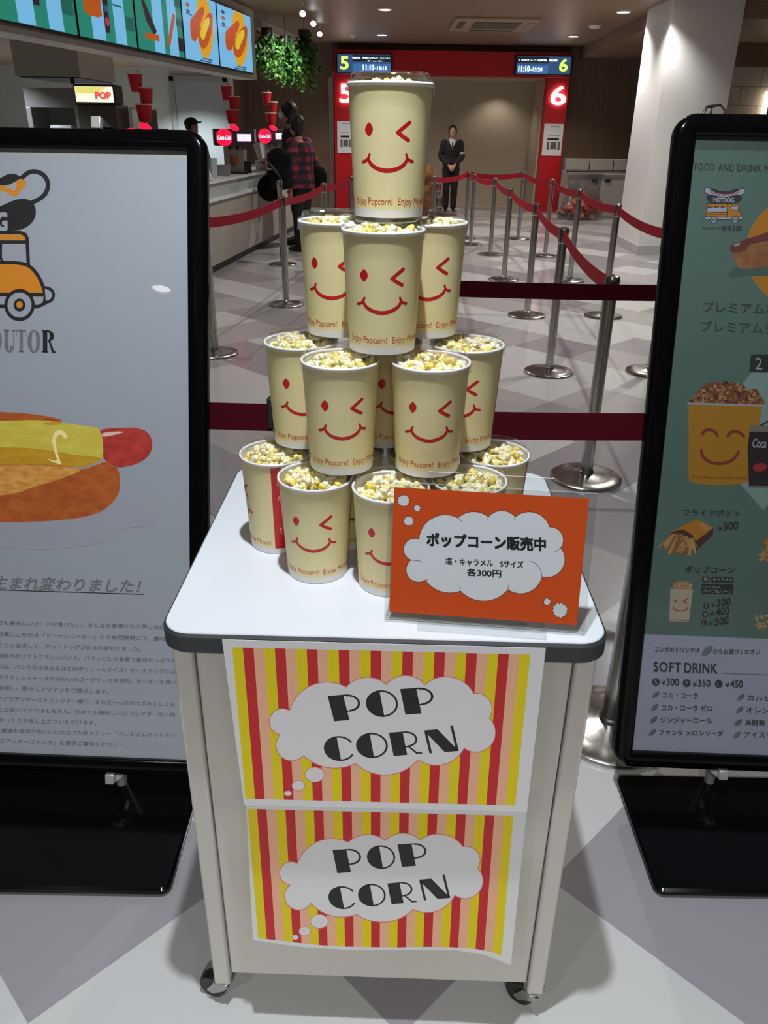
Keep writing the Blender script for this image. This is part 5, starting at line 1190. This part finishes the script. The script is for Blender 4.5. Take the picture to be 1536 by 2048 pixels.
# ================================================================ FOOD COUNTER
c0 = Vector((-2.05, 9.35, 0)); c1 = Vector((-1.745, 12.19, 0)); cdv = (c1 - c0).normalized(); cnv = Vector((cdv.y, -cdv.x, 0))   # cnv points to the hall
def cl(s, off, z): return c0 + cdv * s + cnv * off + Vector((0, 0, z))
def cbox(s0, s1, o0, o1, z0, z1): return ([cl(s0, o0, z0), cl(s1, o0, z0), cl(s1, o1, z0), cl(s0, o1, z0)], [cl(s0, o0, z1), cl(s1, o0, z1), cl(s1, o1, z1), cl(s0, o1, z1)])
M_cf = mat('warm grey counter front', (0.38, 0.345, 0.30), 0.5, noise=0.05, nscale=3)
M_ct = mat('white counter top', (0.72, 0.74, 0.74), 0.3); M_cg = mat('grey counter riser', (0.42, 0.44, 0.45), 0.4)
ctr = thing('service_counter', 'long food counter with grey front and white ledge on the left', 'counter', cl(1.5, -.4, 0)); cw = cl(1.5, -.4, 0)
S0, S1_ = -4.2, 4.95
MB().hexa(*cbox(S0, S1_, -0.80, -0.005, 0.10, 0.79)).build('front_panel', M_cf, ctr, world=cw)
MB().hexa(*cbox(S0, S1_ - .02, -0.78, -0.06, 0.0, 0.10)).build('kick_board', M_edge, ctr, world=cw)
MB().hexa(*cbox(S0, S1_ + .02, -0.35, 0.03, 0.79, 0.815)).build('bag_ledge', M_ct, ctr, world=cw, bevel=0.004)
MB().hexa(*cbox(S0, S1_, -0.80, -0.06, 0.815, 0.975)).build('riser', M_cg, ctr, world=cw)
MB().hexa(*cbox(S0, S1_ + .02, -0.84, -0.02, 0.975, 1.0)).build('worktop', M_ct, ctr, world=cw, bevel=0.004)
CT = 1.0
M_lit = mat('lit red sign', sr(230, 20, 60), 0.4, emit=1.4, emit_col=sr(228, 16, 58)); M_litw = mat('lit white script', (1, .85, .95), 0.4, emit=1.6)
M_lp = mat('lit pink screen', (1, .5, .7), 0.4, emit=1.8, emit_col=(1, .42, .62)); M_lb = mat('lit blue screen', (.3, .7, 1), 0.4, emit=2.0, emit_col=(.25, .6, 1))
M_cupred = mat('red paper cup', sr(205, 18, 40), 0.5); M_cupwh = mat('white cup rim', (0.75, 0.72, 0.68), 0.5)
M_disp = mat('grey dispenser steel', (0.30, 0.29, 0.27), 0.4, 0.3)
def dispenser(s, off, label, facing):
    p = cl(s, off, CT); t = thing('drink_dispenser', label, 'drink dispenser', p, facing, 'drink dispensers on the counter')
    MB().box((0, 0.06, 0.17), (0.24, 0.30, 0.34)).build('column', M_disp, t, bevel=0.01)
    MB().box((0, -0.02, 0.015), (0.30, 0.44, 0.03)).build('drip_tray', M_blackm, t, bevel=0.004)
    MB().box((0, 0.02, 0.44), (0.50, 0.34, 0.20)).build('head', mat('dark dispenser head', (0.05, 0.05, 0.05), 0.4), t, bevel=0.012)
    r = MB().lathe([(0.105, 0.0), (0.105, 0.022), (0.10, 0.026)], (-0.12, -0.15, 0.44), 32, 0, (0, -1, 0)).build('round_sign', M_lit, t)
    v, f = text_mesh('Coca-Cola', 0.02, 0.3); mb = MB(); mb.tris([(-0.205 + 0.17 * a, -0.1775, 0.41 + 0.055 * b) for a, b in v], f); mb.build('script', M_litw, r, smooth=0).matrix_parent_inverse = Matrix.Identity(4)
    sc = MB().box((0.14, -0.152, 0.44), (0.18, 0.012, 0.085)).build('screen', M_lp, t)
    mb = MB(); [mb.box((0.085 + 0.035 * i, -0.1595, 0.44 + 0.008 * (i % 2)), (0.022, 0.003, 0.055)) for i in range(4)]; mb.build('picture', M_lb, sc)
    MB().ball((0.02, -0.145, 0.555), (0.065, 0.014, 0.036), 18, 10, R=Matrix.Rotation(radians(22), 3, 'Y')).build('badge', M_lit, t)
    for x in (-0.05, 0.05): MB().cyl((x, -0.10, 0.35), (x, -0.10, 0.29), 0.018, 0.010).build('nozzle', M_blackm, t)
    MB().lathe([(0.04, 0), (0.055, 0.10)], (0.0, -0.101, 0.13), 20, 0, (0, 0, 1)).build('picture_panel', mat('orange flower print', sr(150, 90, 40), 0.5), t)
    return p
def cup_tower(p, label, facing, z0=0.60):
    t = thing('cup_display', label, 'cup display', p + Vector((0, 0, z0)), facing, 'zigzag red cup displays')
    MB().cyl((0, 0.1, 0), (0, 0.1, 0.48), 0.008).build('rod', M_grey, t)
    for i, (x, z, r) in enumerate(((0.02, 0.0, 0.085), (0.055, 0.155, 0.075), (-0.035, 0.28, 0.075))):
        c = MB().lathe([(r * 0.66, 0.0), (r * 0.70, 0.002), (r, 0.165), (r * 0.96, 0.165), (r * 0.66, 0.01)], (x, 0.09, z), 26).build('paper_cup', M_cupred, t)
        MB().lathe([(r + 0.004, 0.160), (r + 0.006, 0.166), (r + 0.004, 0.172), (r - 0.004, 0.172), (0.001, 0.172)], (x, 0.09, z), 26).build('cup_rim', M_cupwh, c)
fa = radians(14)
dsp = ((0.0 - .25, -0.50, 'drink dispenser hidden behind the hot dog poster, its red cup tower rising above', 'tower of red paper cups nearest the camera, above the poster frame'),
       (2.20, -0.27, 'drink dispenser with round lit red sign in the middle of the counter', 'tower of red paper cups on the middle drink dispenser'),
       (4.45, -0.30, 'drink dispenser with round lit red sign beside the customers\' faces', 'tower of red paper cups on the far drink dispenser beside the customers'))
for s, off, l1, l2 in dsp:
    p = dispenser(s, off, l1, fa); cup_tower(p, l2, fa)
# ---- small goods on the worktop
def on_top(name, s, off, label, cat): return thing(name, label, cat, cl(s, off, CT), fa)
t = on_top('black_box', 2.35, -0.17, 'black box standing at the front of the worktop beside white paper', 'box'); MB().box((0, 0, 0.075), (0.17, 0.15, 0.15)).build('box', M_blackm, t, bevel=0.005); MB().box((0, 0, 0.151), (0.11, 0.05, 0.004)).build('slot', M_grey, t)
t = on_top('paper_bag', 0.55, -0.16, 'crumpled white paper bag at the poster end of the worktop', 'paper bag')
mb = MB(); mb.hexa([(-.11, -.07, 0), (.11, -.07, 0), (.11, .07, 0), (-.11, .07, 0)], [(-.10, -.03, .19), (.05, -.02, .15), (.06, .02, .15), (-.10, .03, .19)]); mb.build('bag', M_shirt, t, bevel=0.012)
t = on_top('tray', 1.05, -0.20, 'pale tray carrying two tumblers next to the crumpled paper bag', 'tray'); MB().box((0, 0, 0.01), (0.22, 0.16, 0.02)).build('tray', M_ct, t)
for k, lb in ((-.05, 'pale blue tumbler on the tray, nearer the crumpled paper bag'), (.05, 'pale blue tumbler on the tray, nearer the stainless container')):
    t = on_top('tumbler', 1.05 + k, -0.20, lb, 'tumbler'); t.location.z = CT + 0.0205
    MB().lathe([(.030, 0.0), (.040, .20), (.037, .20), (.028, .004)], n=20).build('tumbler_body', mat('pale blue plastic', (0.5, 0.58, 0.66), 0.3), t)
t = on_top('steel_container', 1.55, -0.28, 'low stainless container before the middle drink dispenser', 'container'); MB().box((0, 0, 0.06), (0.26, 0.20, 0.12)).build('box', M_steel, t, bevel=0.008); MB().box((0, 0, 0.125), (0.27, 0.21, 0.012)).build('lid', M_steel, t, bevel=0.003)
t = on_top('snack_box', 0.90, -0.42, 'orange and yellow snack box behind the clear tumblers', 'snack box'); MB().hexa([(-.07, -.05, .0), (.07, -.05, .0), (.07, .05, .0), (-.07, .05, .0)], [(-.10, -.07, .26), (.09, -.07, .22), (.09, .07, .22), (-.10, .07, .26)]).build('box', mat('orange carton', sr(215, 80, 30), 0.5), t, bevel=0.004)
MB().box((0.02, 0, .20), (0.26, 0.09, 0.03)).build('tray_edge', mat('yellow carton', sr(205, 180, 40), 0.5), t)
for s, off, h, r, tilt, lb, lb2 in ((2.62, -0.25, 0.15, 0.048, 0.05, 'small white paper cup standing on white papers beside the black box', 'pile of white papers beside the black box on the worktop'),
                                  (3.25, -0.17, 0.22, 0.065, 0.20, 'tall tilted white paper cup near the far drink dispenser', 'pile of white papers with an orange sticker by the far drink dispenser')):
    base = 0.13; t = on_top('paper_pile', s, off, lb2, 'papers'); MB().box((0, 0, base / 2), (0.16, 0.13, base)).build('papers', mat('blue white paper', (0.62, 0.68, 0.72), 0.6), t, bevel=0.006)
    if tilt > .1: MB().ball((0.03, -0.066, base - .04), (.028, .006, .022), 12, 8).build('sticker', mat('orange carton', (0, 0, 0)), t)
    t = on_top('paper_cup', s, off, lb, 'cup'); t.location.z = CT + base + 0.001 + r * .7 * sin(tilt); Rm = Matrix.Rotation(-tilt, 3, 'Y'); mb = MB()
    mb.lathe([(r * .7, 0), (r, h), (r * .95, h), (r * .66, .01)], (0, 0, 0), 24)
    mb.v = [tuple(Rm @ Vector(v)) for v in mb.v]; mb.build('cup', M_shirt, t)
t = on_top('serving_stand', 3.22, -0.12, 'white round serving stand on the counter ledge by the black bag', 'stand'); t.location = cl(3.2, -0.0, 0.815) - cnv * 0.06
MB().lathe([(0.10, 0), (0.10, 0.012), (0.045, 0.03), (0.035, 0.10), (0.05, 0.165), (0.14, 0.178), (0.145, 0.19)], n=30).build('stand', M_ct, t)
# popcorn warmer and hood in the kitchen
pmw = thing('popcorn_machine', 'steel popcorn warmer with lit yellow and red sign above the poster frame', 'popcorn machine', (-3.62, 10.1, 0)); pw = (-3.62, 10.1, 0)
MB().box((-3.62, 10.3, 0.45), (1.1, 0.7, 0.90)).build('cabinet', M_steel, pmw, world=pw, bevel=0.01)
MB().box((-3.85, 10.35, 1.84), (0.62, 0.55, 0.20)).box((-4.13, 10.35, 1.32), (0.06, 0.55, 0.84)).box((-3.57, 10.35, 1.32), (0.06, 0.55, 0.84)).box((-3.85, 10.60, 1.32), (0.6, 0.04, 0.84)).build('glass_case_frame', M_steel, pmw, world=pw, bevel=0.006)
MB().hexa([(-4.10, 10.07, .95), (-3.60, 10.07, .95), (-3.60, 10.08, .95), (-4.10, 10.08, .95)], [(-4.10, 10.07, 1.74), (-3.60, 10.07, 1.74), (-3.60, 10.08, 1.74), (-4.10, 10.08, 1.74)]).build('glass', clear_mat('clear glass pane', rough=0.02), pmw, world=pw)
MB().box((-3.85, 10.32, 1.50), (0.26, 0.18, 0.12)).build('kettle', mat('pale kettle', (0.75, 0.72, 0.70), 0.3), pmw, world=pw, bevel=0.02)
sg = MB().box((-3.31, 10.1, 1.875), (0.46, 0.30, 0.20)).build('sign_box', M_blackm, pmw, world=pw, bevel=0.012)
MB().box((-3.31, 9.946, 1.875), (0.42, 0.012, 0.155)).build('sign_face', mat('lit cream sign', (.95, .9, .75), 0.4, emit=1.1, emit_col=(.85, .82, .68)), sg)
mb = MB(); mb.hexa([(-3.515, 9.938, 1.88), (-3.28, 9.938, 1.88), (-3.28, 9.94, 1.88), (-3.515, 9.94, 1.88)], [(-3.515, 9.938, 1.95), (-3.15, 9.938, 1.95), (-3.15, 9.94, 1.95), (-3.515, 9.94, 1.95)]); mb.build('sign_yellow', mat('lit yellow', (.8, .75, .2), 0.4, emit=0.9), sg)
v, f = text_mesh('POP', 0.06); mb = MB(); mb.tris([(-3.30 + .18 * a, 9.935, 1.825 + .075 * b) for a, b in v], f); mb.build('sign_lettering', mat('lit red lettering', (.9, .08, .05), 0.4, emit=0.9), sg, smooth=0)
MB().box((-3.33, 10.25, 1.3), (0.44, 0.5, 0.95)).build('side_case', mat('brown glass case', (0.10, 0.085, 0.07), 0.3), pmw, world=pw, bevel=0.01)
hd = thing('extractor_hood', 'large steel extractor hood hanging under the kitchen ceiling, upper left', 'extractor hood', (-4.58, 12.75, 2.35)); hw_ = (-4.58, 12.75, 2.35)
MB().hexa([(-5.02, 12.0, 2.14), (-4.15, 12.0, 2.14), (-4.15, 13.5, 2.14), (-5.02, 13.5, 2.14)], [(-5.02, 12.0, 2.549), (-4.15, 12.0, 2.549), (-4.15, 13.5, 2.549), (-5.02, 13.5, 2.549)]).build('canopy', mat('brushed hood steel', (0.55, 0.54, 0.50), 0.35, 0.7), hd, world=hw_)
MB().box((-4.58, 12.75, 2.132), (0.80, 1.4, 0.012)).build('filter', M_blackm, hd, world=hw_)
MB().cyl((-4.30, 12.1, 2.13), (-4.30, 12.1, 2.06), 0.03).build('nozzle', M_blackm, hd, world=hw_)
# white display counter piece just right of the warmer
t = thing('glass_showcase', 'small glass showcase with white frame right of the lit popcorn sign', 'showcase', (-2.95, 10.45, 0.0))
MB().box((0, 0.1, 0.5), (0.20, 0.5, 1.0)).build('cabinet', M_steel, t, bevel=0.01)
for x in (-.09, .09): MB().box((x, -0.12, 1.37), (0.025, 0.03, 0.74)).build('frame_post', M_ct, t)
MB().box((0, 0.1, 1.745), (0.20, 0.48, 0.025)).build('frame_top', M_ct, t); MB().box((0, 0.33, 1.37), (0.19, 0.02, 0.74)).build('back', mat('dull glass', (0.20, 0.21, 0.18), 0.2), t)

# ================================================================ MENU SCREENS on their bulkhead
bhm = mat('pale bulkhead', (0.50, 0.46, 0.40), 0.5)
bh = [mline(-7, -0.02), mline(6.62, -0.02), mline(6.62, -0.30), mline(-7, -0.30)]
struct(MB().hexa([p + Vector((0, 0, MENU_Z - 0.045)) for p in bh], [p + Vector((0, 0, CEIL - .003)) for p in bh]).build('trim_4', bhm))
PM = Plane(mline(0, 0.055, MENU_Z), md, (0, 0, 1)); PM.n = mn.copy()
ms = lambda x, y: (PM.hit(x, y) - PM.p).dot(md)
edges = [ms(160, 79), ms(278, 104), ms(372, 123), ms(441, 138), ms(508, 151)]
wid = edges[0] - ms(2, 47)
edges = [edges[0] - wid - .02] + edges
M_mg = mat('menu screen green', (0, 0, 0), 0.3, emit=0.75, emit_col=sr(34, 142, 120)); M_mb = mat('menu screen sky blue', (0, 0, 0), 0.3, emit=0.85, emit_col=sr(122, 192, 235))
M_mo = mat('menu screen orange', (0, 0, 0), 0.3, emit=0.8, emit_col=sr(190, 88, 15)); M_my = mat('menu screen yellow', (0, 0, 0), 0.3, emit=0.9, emit_col=sr(222, 160, 25)); M_mr = mat('menu screen red brown', (0, 0, 0), 0.3, emit=0.8, emit_col=sr(196, 84, 40))
M_mly = mat('menu screen mustard', (0, 0, 0), 0.3, emit=0.9, emit_col=sr(220, 195, 40)); M_md = mat('menu screen dark', (0, 0, 0), 0.3, emit=0.5, emit_col=sr(55, 35, 55)); M_mt = mat('menu screen dark green', (0, 0, 0), 0.3, emit=0.7, emit_col=sr(30, 105, 95)); M_mn = mat('menu screen navy', (0, 0, 0), 0.3, emit=0.7, emit_col=sr(60, 90, 130)); M_mp = mat('menu screen pink', (0, 0, 0), 0.3, emit=0.7, emit_col=sr(200, 60, 80))
HS = 0.735
names = ['leftmost green menu screen, cut off at the top corner', 'second green menu screen with a tall orange cup and cola', 'green menu screen with brown hot dogs, third along', 'blue menu screen with a big hot dog on an orange plate, nearer of two', 'blue hot dog menu screen at the far end of the row, beside the plants']
for i in range(5):
    a, bb = edges[i] + 0.008, edges[i + 1] - 0.008; t = thing('menu_screen', names[i], 'menu screen', PM.uv((a + bb) / 2, 0)); w = PM.uv((a + bb) / 2, 0)
    MB().hexa([PM.uv(a, 0, -.075), PM.uv(bb, 0, -.075), PM.uv(bb, 0, -0.004), PM.uv(a, 0, -0.004)], [PM.uv(a, HS, -.075), PM.uv(bb, HS, -.075), PM.uv(bb, HS, -0.004), PM.uv(a, HS, -0.004)]).build('bezel', M_bez, t, world=w, bevel=0.004)
    W_ = bb - a; pr = Print(lambda x, y, d, a=a, W_=W_: PM.uv(a + x * W_, (1 - y) * HS, d - 0.004), 0.0006)
    bg = M_mg if i < 3 else M_mb
    pr.quad((.012, .02), (.988, .02), (.988, .965), (.012, .965), bg)
    if i < 3:
        pr.quad((.22 if i < 2 else .34, .0 + .03), (.43 if i < 2 else .55, .03), (.43 if i < 2 else .55, .96), (.22 if i < 2 else .34, .96), M_mb); pr.quad((.60 if i < 2 else .66, .03), (.80 if i < 2 else .86, .03), (.80 if i < 2 else .86, .96), (.60 if i < 2 else .66, .96), M_mb)
        if i < 2:
            yb_ = .62 if i == 0 else .72
            pr.poly([(.10, .12), (.42, .12), (.40, yb_ - .03), (.34, yb_), (.18, yb_), (.12, yb_ - .03)], M_mo); pr.poly([(.43, .2), (.53, .2), (.51, yb_ + .14), (.43, yb_ + .14)], M_md); pr.ell(.475, yb_ + .02, .035, .05, M_mp); pr.quad((.44, yb_ - .16), (.52, yb_ - .16), (.52, yb_ - .09), (.44, yb_ - .09), M_mn)
            for k, y in enumerate((.14, .34)): pr.quad((.72, y), (.94, y), (.94, y + .05), (.72, y + .05), M_mn)
            pr.quad((.60, .52), (.76, .52), (.76, .54), (.60, .54), M_mt); pr.quad((.80, .62), (.96, .62), (.96, .78), (.80, .78), M_mt)
        else:
            pr.quad((.14, .22), (.56, .22), (.56, .28), (.14, .28), M_mn)
            pr.poly([(.14, .36), (.20, .36), (.40, .70), (.34, .76), (.20, .60)], M_md); pr.quad((.16, .74), (.44, .74), (.44, .82), (.16, .82), M_mo); pr.poly([(.78, .40), (.84, .42), (.66, .86), (.60, .84)], M_mr); pr.quad((.86, .70), (.98, .70), (.98, .88), (.86, .88), M_md)
            pr.quad((.84, .2), (.97, .2), (.97, .3), (.84, .3), M_mt); pr.quad((.84, .45), (.97, .45), (.97, .55), (.84, .55), M_mt)
    else:
        pr.poly(spl([(.50, .04), (.74, .04), (.80, .20), (.86, .50), (.74, .78), (.60, .90), (.50, .88), (.40, .70), (.34, .44), (.42, .2)], 5, True), M_my)
        pr.poly(spl([(.20, .44), (.30, .34), (.58, .16), (.62, .24), (.50, .40), (.44, .54), (.32, .68), (.20, .66)], 4, True), M_mr); pr.poly(spl([(.40, .62), (.52, .44), (.72, .24), (.86, .22), (.84, .40), (.72, .62), (.56, .76), (.44, .74)], 4, True), M_mr); pr.poly(spl([(.46, .56), (.60, .36), (.74, .28), (.76, .36), (.64, .52), (.54, .64)], 4, True), M_mly)
        for k in range(3): pr.ell(.16, .12 + .09 * k, .05, .028, M_mn if k != 1 else M_mo)
        pr.quad((.10, .33), (.26, .33), (.26, .345), (.10, .345), M_mn); pr.quad((.48, .90), (.76, .90), (.76, .92), (.48, .92), M_mn); pr.quad((.40, .935), (.74, .935), (.74, .955), (.40, .955), M_mn)
    pr.build('display', t, w)
# ---- plants hanging at the end of the bulkhead
M_leaf = mat('deep green leaf', (0.035, 0.13, 0.022), 0.5, noise=0.4, nscale=9); M_leaf2 = mat('bright green leaf', (0.12, 0.36, 0.05), 0.5, noise=0.3, nscale=9)
rl = random.Random(21)
for k, (x, y0, y1, ww, lb) in enumerate(((533, 62, 168, 26, 'trailing green plant hanging right against the last menu screen'), (570, 78, 176, 24, 'trailing green plant in the middle of the hanging three'), (608, 66, 188, 22, 'trailing green plant hanging by the brown wall, farthest right of three'))):
    Y = 14.0 + 0.25 * k; a = ony(x, y0, Y); b = ony(x, y1, Y); t = thing('hanging_plant', lb, 'plant', (a.x, a.y, CEIL - 0.01)); w = (a.x, a.y, CEIL - 0.01)
    r = abs(ony(x + ww, y1, Y).x - b.x); mb = MB(); st = MB()
    st.cyl((a.x, a.y, CEIL - 0.001), (a.x, a.y, a.z), 0.006, n=8)
    MB().lathe([(0.03, -0.02), (0.08, 0.0), (0.09, 0.10), (0.075, 0.10), (0.07, 0.02)], (a.x, a.y, a.z - .06), 20).build('pot', M_blackm, t, world=w)
    for j in range(34):
        an = rl.uniform(0, 2 * pi); q = r * sqrt(rl.random()); L = rl.uniform(0.5, 1.0); pts = []
        for i in range(7):
            f = i / 6; pts.append((a.x + q * cos(an) * min(1, f * 1.6 + .15), a.y + q * sin(an) * min(1, f * 1.6 + .15), a.z + 0.03 - (a.z - b.z) * L * f))
        st.tube(pts, 0.003, 4, cap=False)
        for i in range(1, 7):
            for m_ in range(3):
                p = Vector(pts[i]) + Vector((rl.gauss(0, .03), rl.gauss(0, .03), rl.gauss(0, .03))); d = Vector((rl.gauss(0, 1), rl.gauss(0, 1), rl.gauss(-.5, .6))).normalized(); u = d.orthogonal().normalized(); L2 = rl.uniform(.045, .085)
                mb.poly([p, p + d * L2 * .4 + u * L2 * .34, p + d * L2, p + d * L2 * .4 - u * L2 * .34], 1 if (i > 4 and rl.random() < .6) or rl.random() < .1 else 0)
    st.build('stems', mat('green stem', (0.05, 0.12, 0.03), 0.6), t, world=w); lf = mb.build('foliage', [M_leaf, M_leaf2], t, smooth=0, world=w); lf['kind'] = 'stuff'

# ================================================================ RIGHT-HAND SIDE
bn = thing('recycling_cabinet', 'grey waste sorting cabinet against the wall between post 6 and the column', 'cabinet', (4.2, 17.1, 0)); bw = (4.2, 17.1, 0)
M_bin = mat('pale grey cabinet', (0.44, 0.42, 0.41), 0.45)
MB().box((4.25, 17.25, 0.43), (1.44, 0.60, 0.86)).build('body', M_bin, bn, world=bw, bevel=0.006)
for k, x in enumerate((3.87, 4.55)):
    d = MB().box((x, 16.938, 0.42), (0.62 if k == 0 else 0.66, 0.02, 0.78)).build('door', M_bin, bn, world=bw, bevel=0.004)
    MB().box((x + (0.20 if k == 0 else -0.22), 16.922, 0.70), (0.11, 0.014, 0.055)).build('handle', M_blackm, d)
for k in range(3): MB().box((3.78 + k * 0.48, 17.4, 0.975), (0.46, 0.26, 0.20)).build('back_tile', mat('grey cabinet tile', (0.33, 0.33, 0.31), 0.5), bn, world=bw, bevel=0.006)
MB().cyl((3.45, 16.90, 0.86), (4.98, 16.90, 0.86), 0.012).build('rail', M_blackm, bn, world=bw); MB().ball((3.47, 16.90, 0.865), 0.03, 12, 8).build('rail_end', M_chromeb, bn, world=bw)
bg = thing('rubbish_bag', 'clear plastic rubbish bag holding red and orange litter, before the grey cabinet', 'rubbish bag', (3.80, 16.62, 0)); rw = (3.80, 16.62, 0)
mb = MB(); N = 28; rows = []
for z, rx, ry in ((0.012, .30, .17), (0.03, .40, .22), (0.18, .43, .24), (0.32, .38, .20), (0.48, .30, .13), (0.64, .30, .10), (0.84, .36, .12)):
    rows.append([(3.80 + rx * cos(a) * (1 + .04 * sin(5 * a + z * 9)), 16.62 + ry * sin(a) * (1 + .06 * sin(4 * a + 2)), z) for a in [2 * pi * k / N for k in range(N)]])
mb.quad_grid(rows, 0, True); mb.poly(list(reversed(rows[0])))
mb.build('bag', clear_mat('cloudy plastic film', (0.80, 0.79, 0.78), 0.18, 0.10), bg, world=rw)
rl = random.Random(8); mb = MB(); cols = [mat('litter ' + n, c, 0.6) for n, c in (('red', sr(200, 50, 50)), ('orange', sr(235, 140, 40)), ('pink', sr(225, 130, 120)), ('cream', sr(225, 195, 160)), ('dark', sr(110, 40, 40)))]
for k in range(70):
    a = rl.uniform(0, 2 * pi); q = sqrt(rl.random()); z = rl.uniform(.05, .33); f = 1 - max(0, z - .2) * 2.4
    Rm = Matrix.Rotation(rl.uniform(0, 3), 3, 'X') @ Matrix.Rotation(rl.uniform(0, 3), 3, 'Z')
    mb.box((3.80 + .36 * f * q * cos(a), 16.62 + .19 * f * q * sin(a), z), (rl.uniform(.05, .14), rl.uniform(.04, .10), rl.uniform(.02, .06)), rl.choice((0, 0, 0, 1, 2, 2, 3, 4)), Rm)
lt = mb.build('litter', cols, bg, world=rw); lt['kind'] = 'stuff'
bs = thing('rubber_wedge', 'black rubber wedge on the floor left of the rubbish bag', 'wedge', (3.42, 16.60, 0)); MB().hexa([(-.08, -.10, 0), (.10, -.16, 0), (.12, .02, 0), (-.05, .10, 0)], [(-.08, -.02, .11), (.08, -.10, .07), (.10, .02, .08), (-.05, .10, .13)]).build('wedge', M_blackm, bs)
# lit film poster on the tiled wall
fp = thing('lit_poster', 'backlit dark purple film poster on the tiled wall at the right edge', 'poster', (6.85, 14.82, 1.85)); w = (6.85, 14.82, 1.85)
MB().box((6.85, 14.80, 1.80), (1.25, 0.09, 0.80)).build('light_box', mat('warm lit edge', (1, .9, .7), 0.4, emit=3.0, emit_col=(1, .85, .6)), fp, world=w)
MB().box((6.86, 14.75, 1.80), (1.17, 0.03, 0.73)).build('frame', M_blackm, fp, world=w, bevel=0.004)
MB().box((6.86, 14.733, 1.80), (1.10, 0.008, 0.66)).build('picture', streak_mat('purple film print', (0.02, 0.012, 0.05), (0.12, 0.05, 0.30), (1, 1, 1), 0.3, 7), fp, world=w)
# cardboard display behind the middle belts
cbd = thing('floor_display', 'brown and orange cutout display behind the belts, left of the attendant', 'display', (0.55, 14.2, 0))
mb = MB(); mb.ball((0, 0, .55), (.20, .14, .34), 20, 14); mb.ball((.05, -.02, .86), (.15, .12, .14), 16, 12); mb.ball((.12, -.03, .98), (.06, .04, .07), 12, 8); fuse(mb, 'figure', streak_mat('brown orange print', sr(150, 90, 30), sr(60, 36, 16), (1, 1, 1), 0.6, 9), cbd, 0.015)
MB().box((0, 0, .11), (.30, .24, .22)).build('base', mat('dark brown base', sr(70, 45, 30), 0.6), cbd, bevel=0.01)
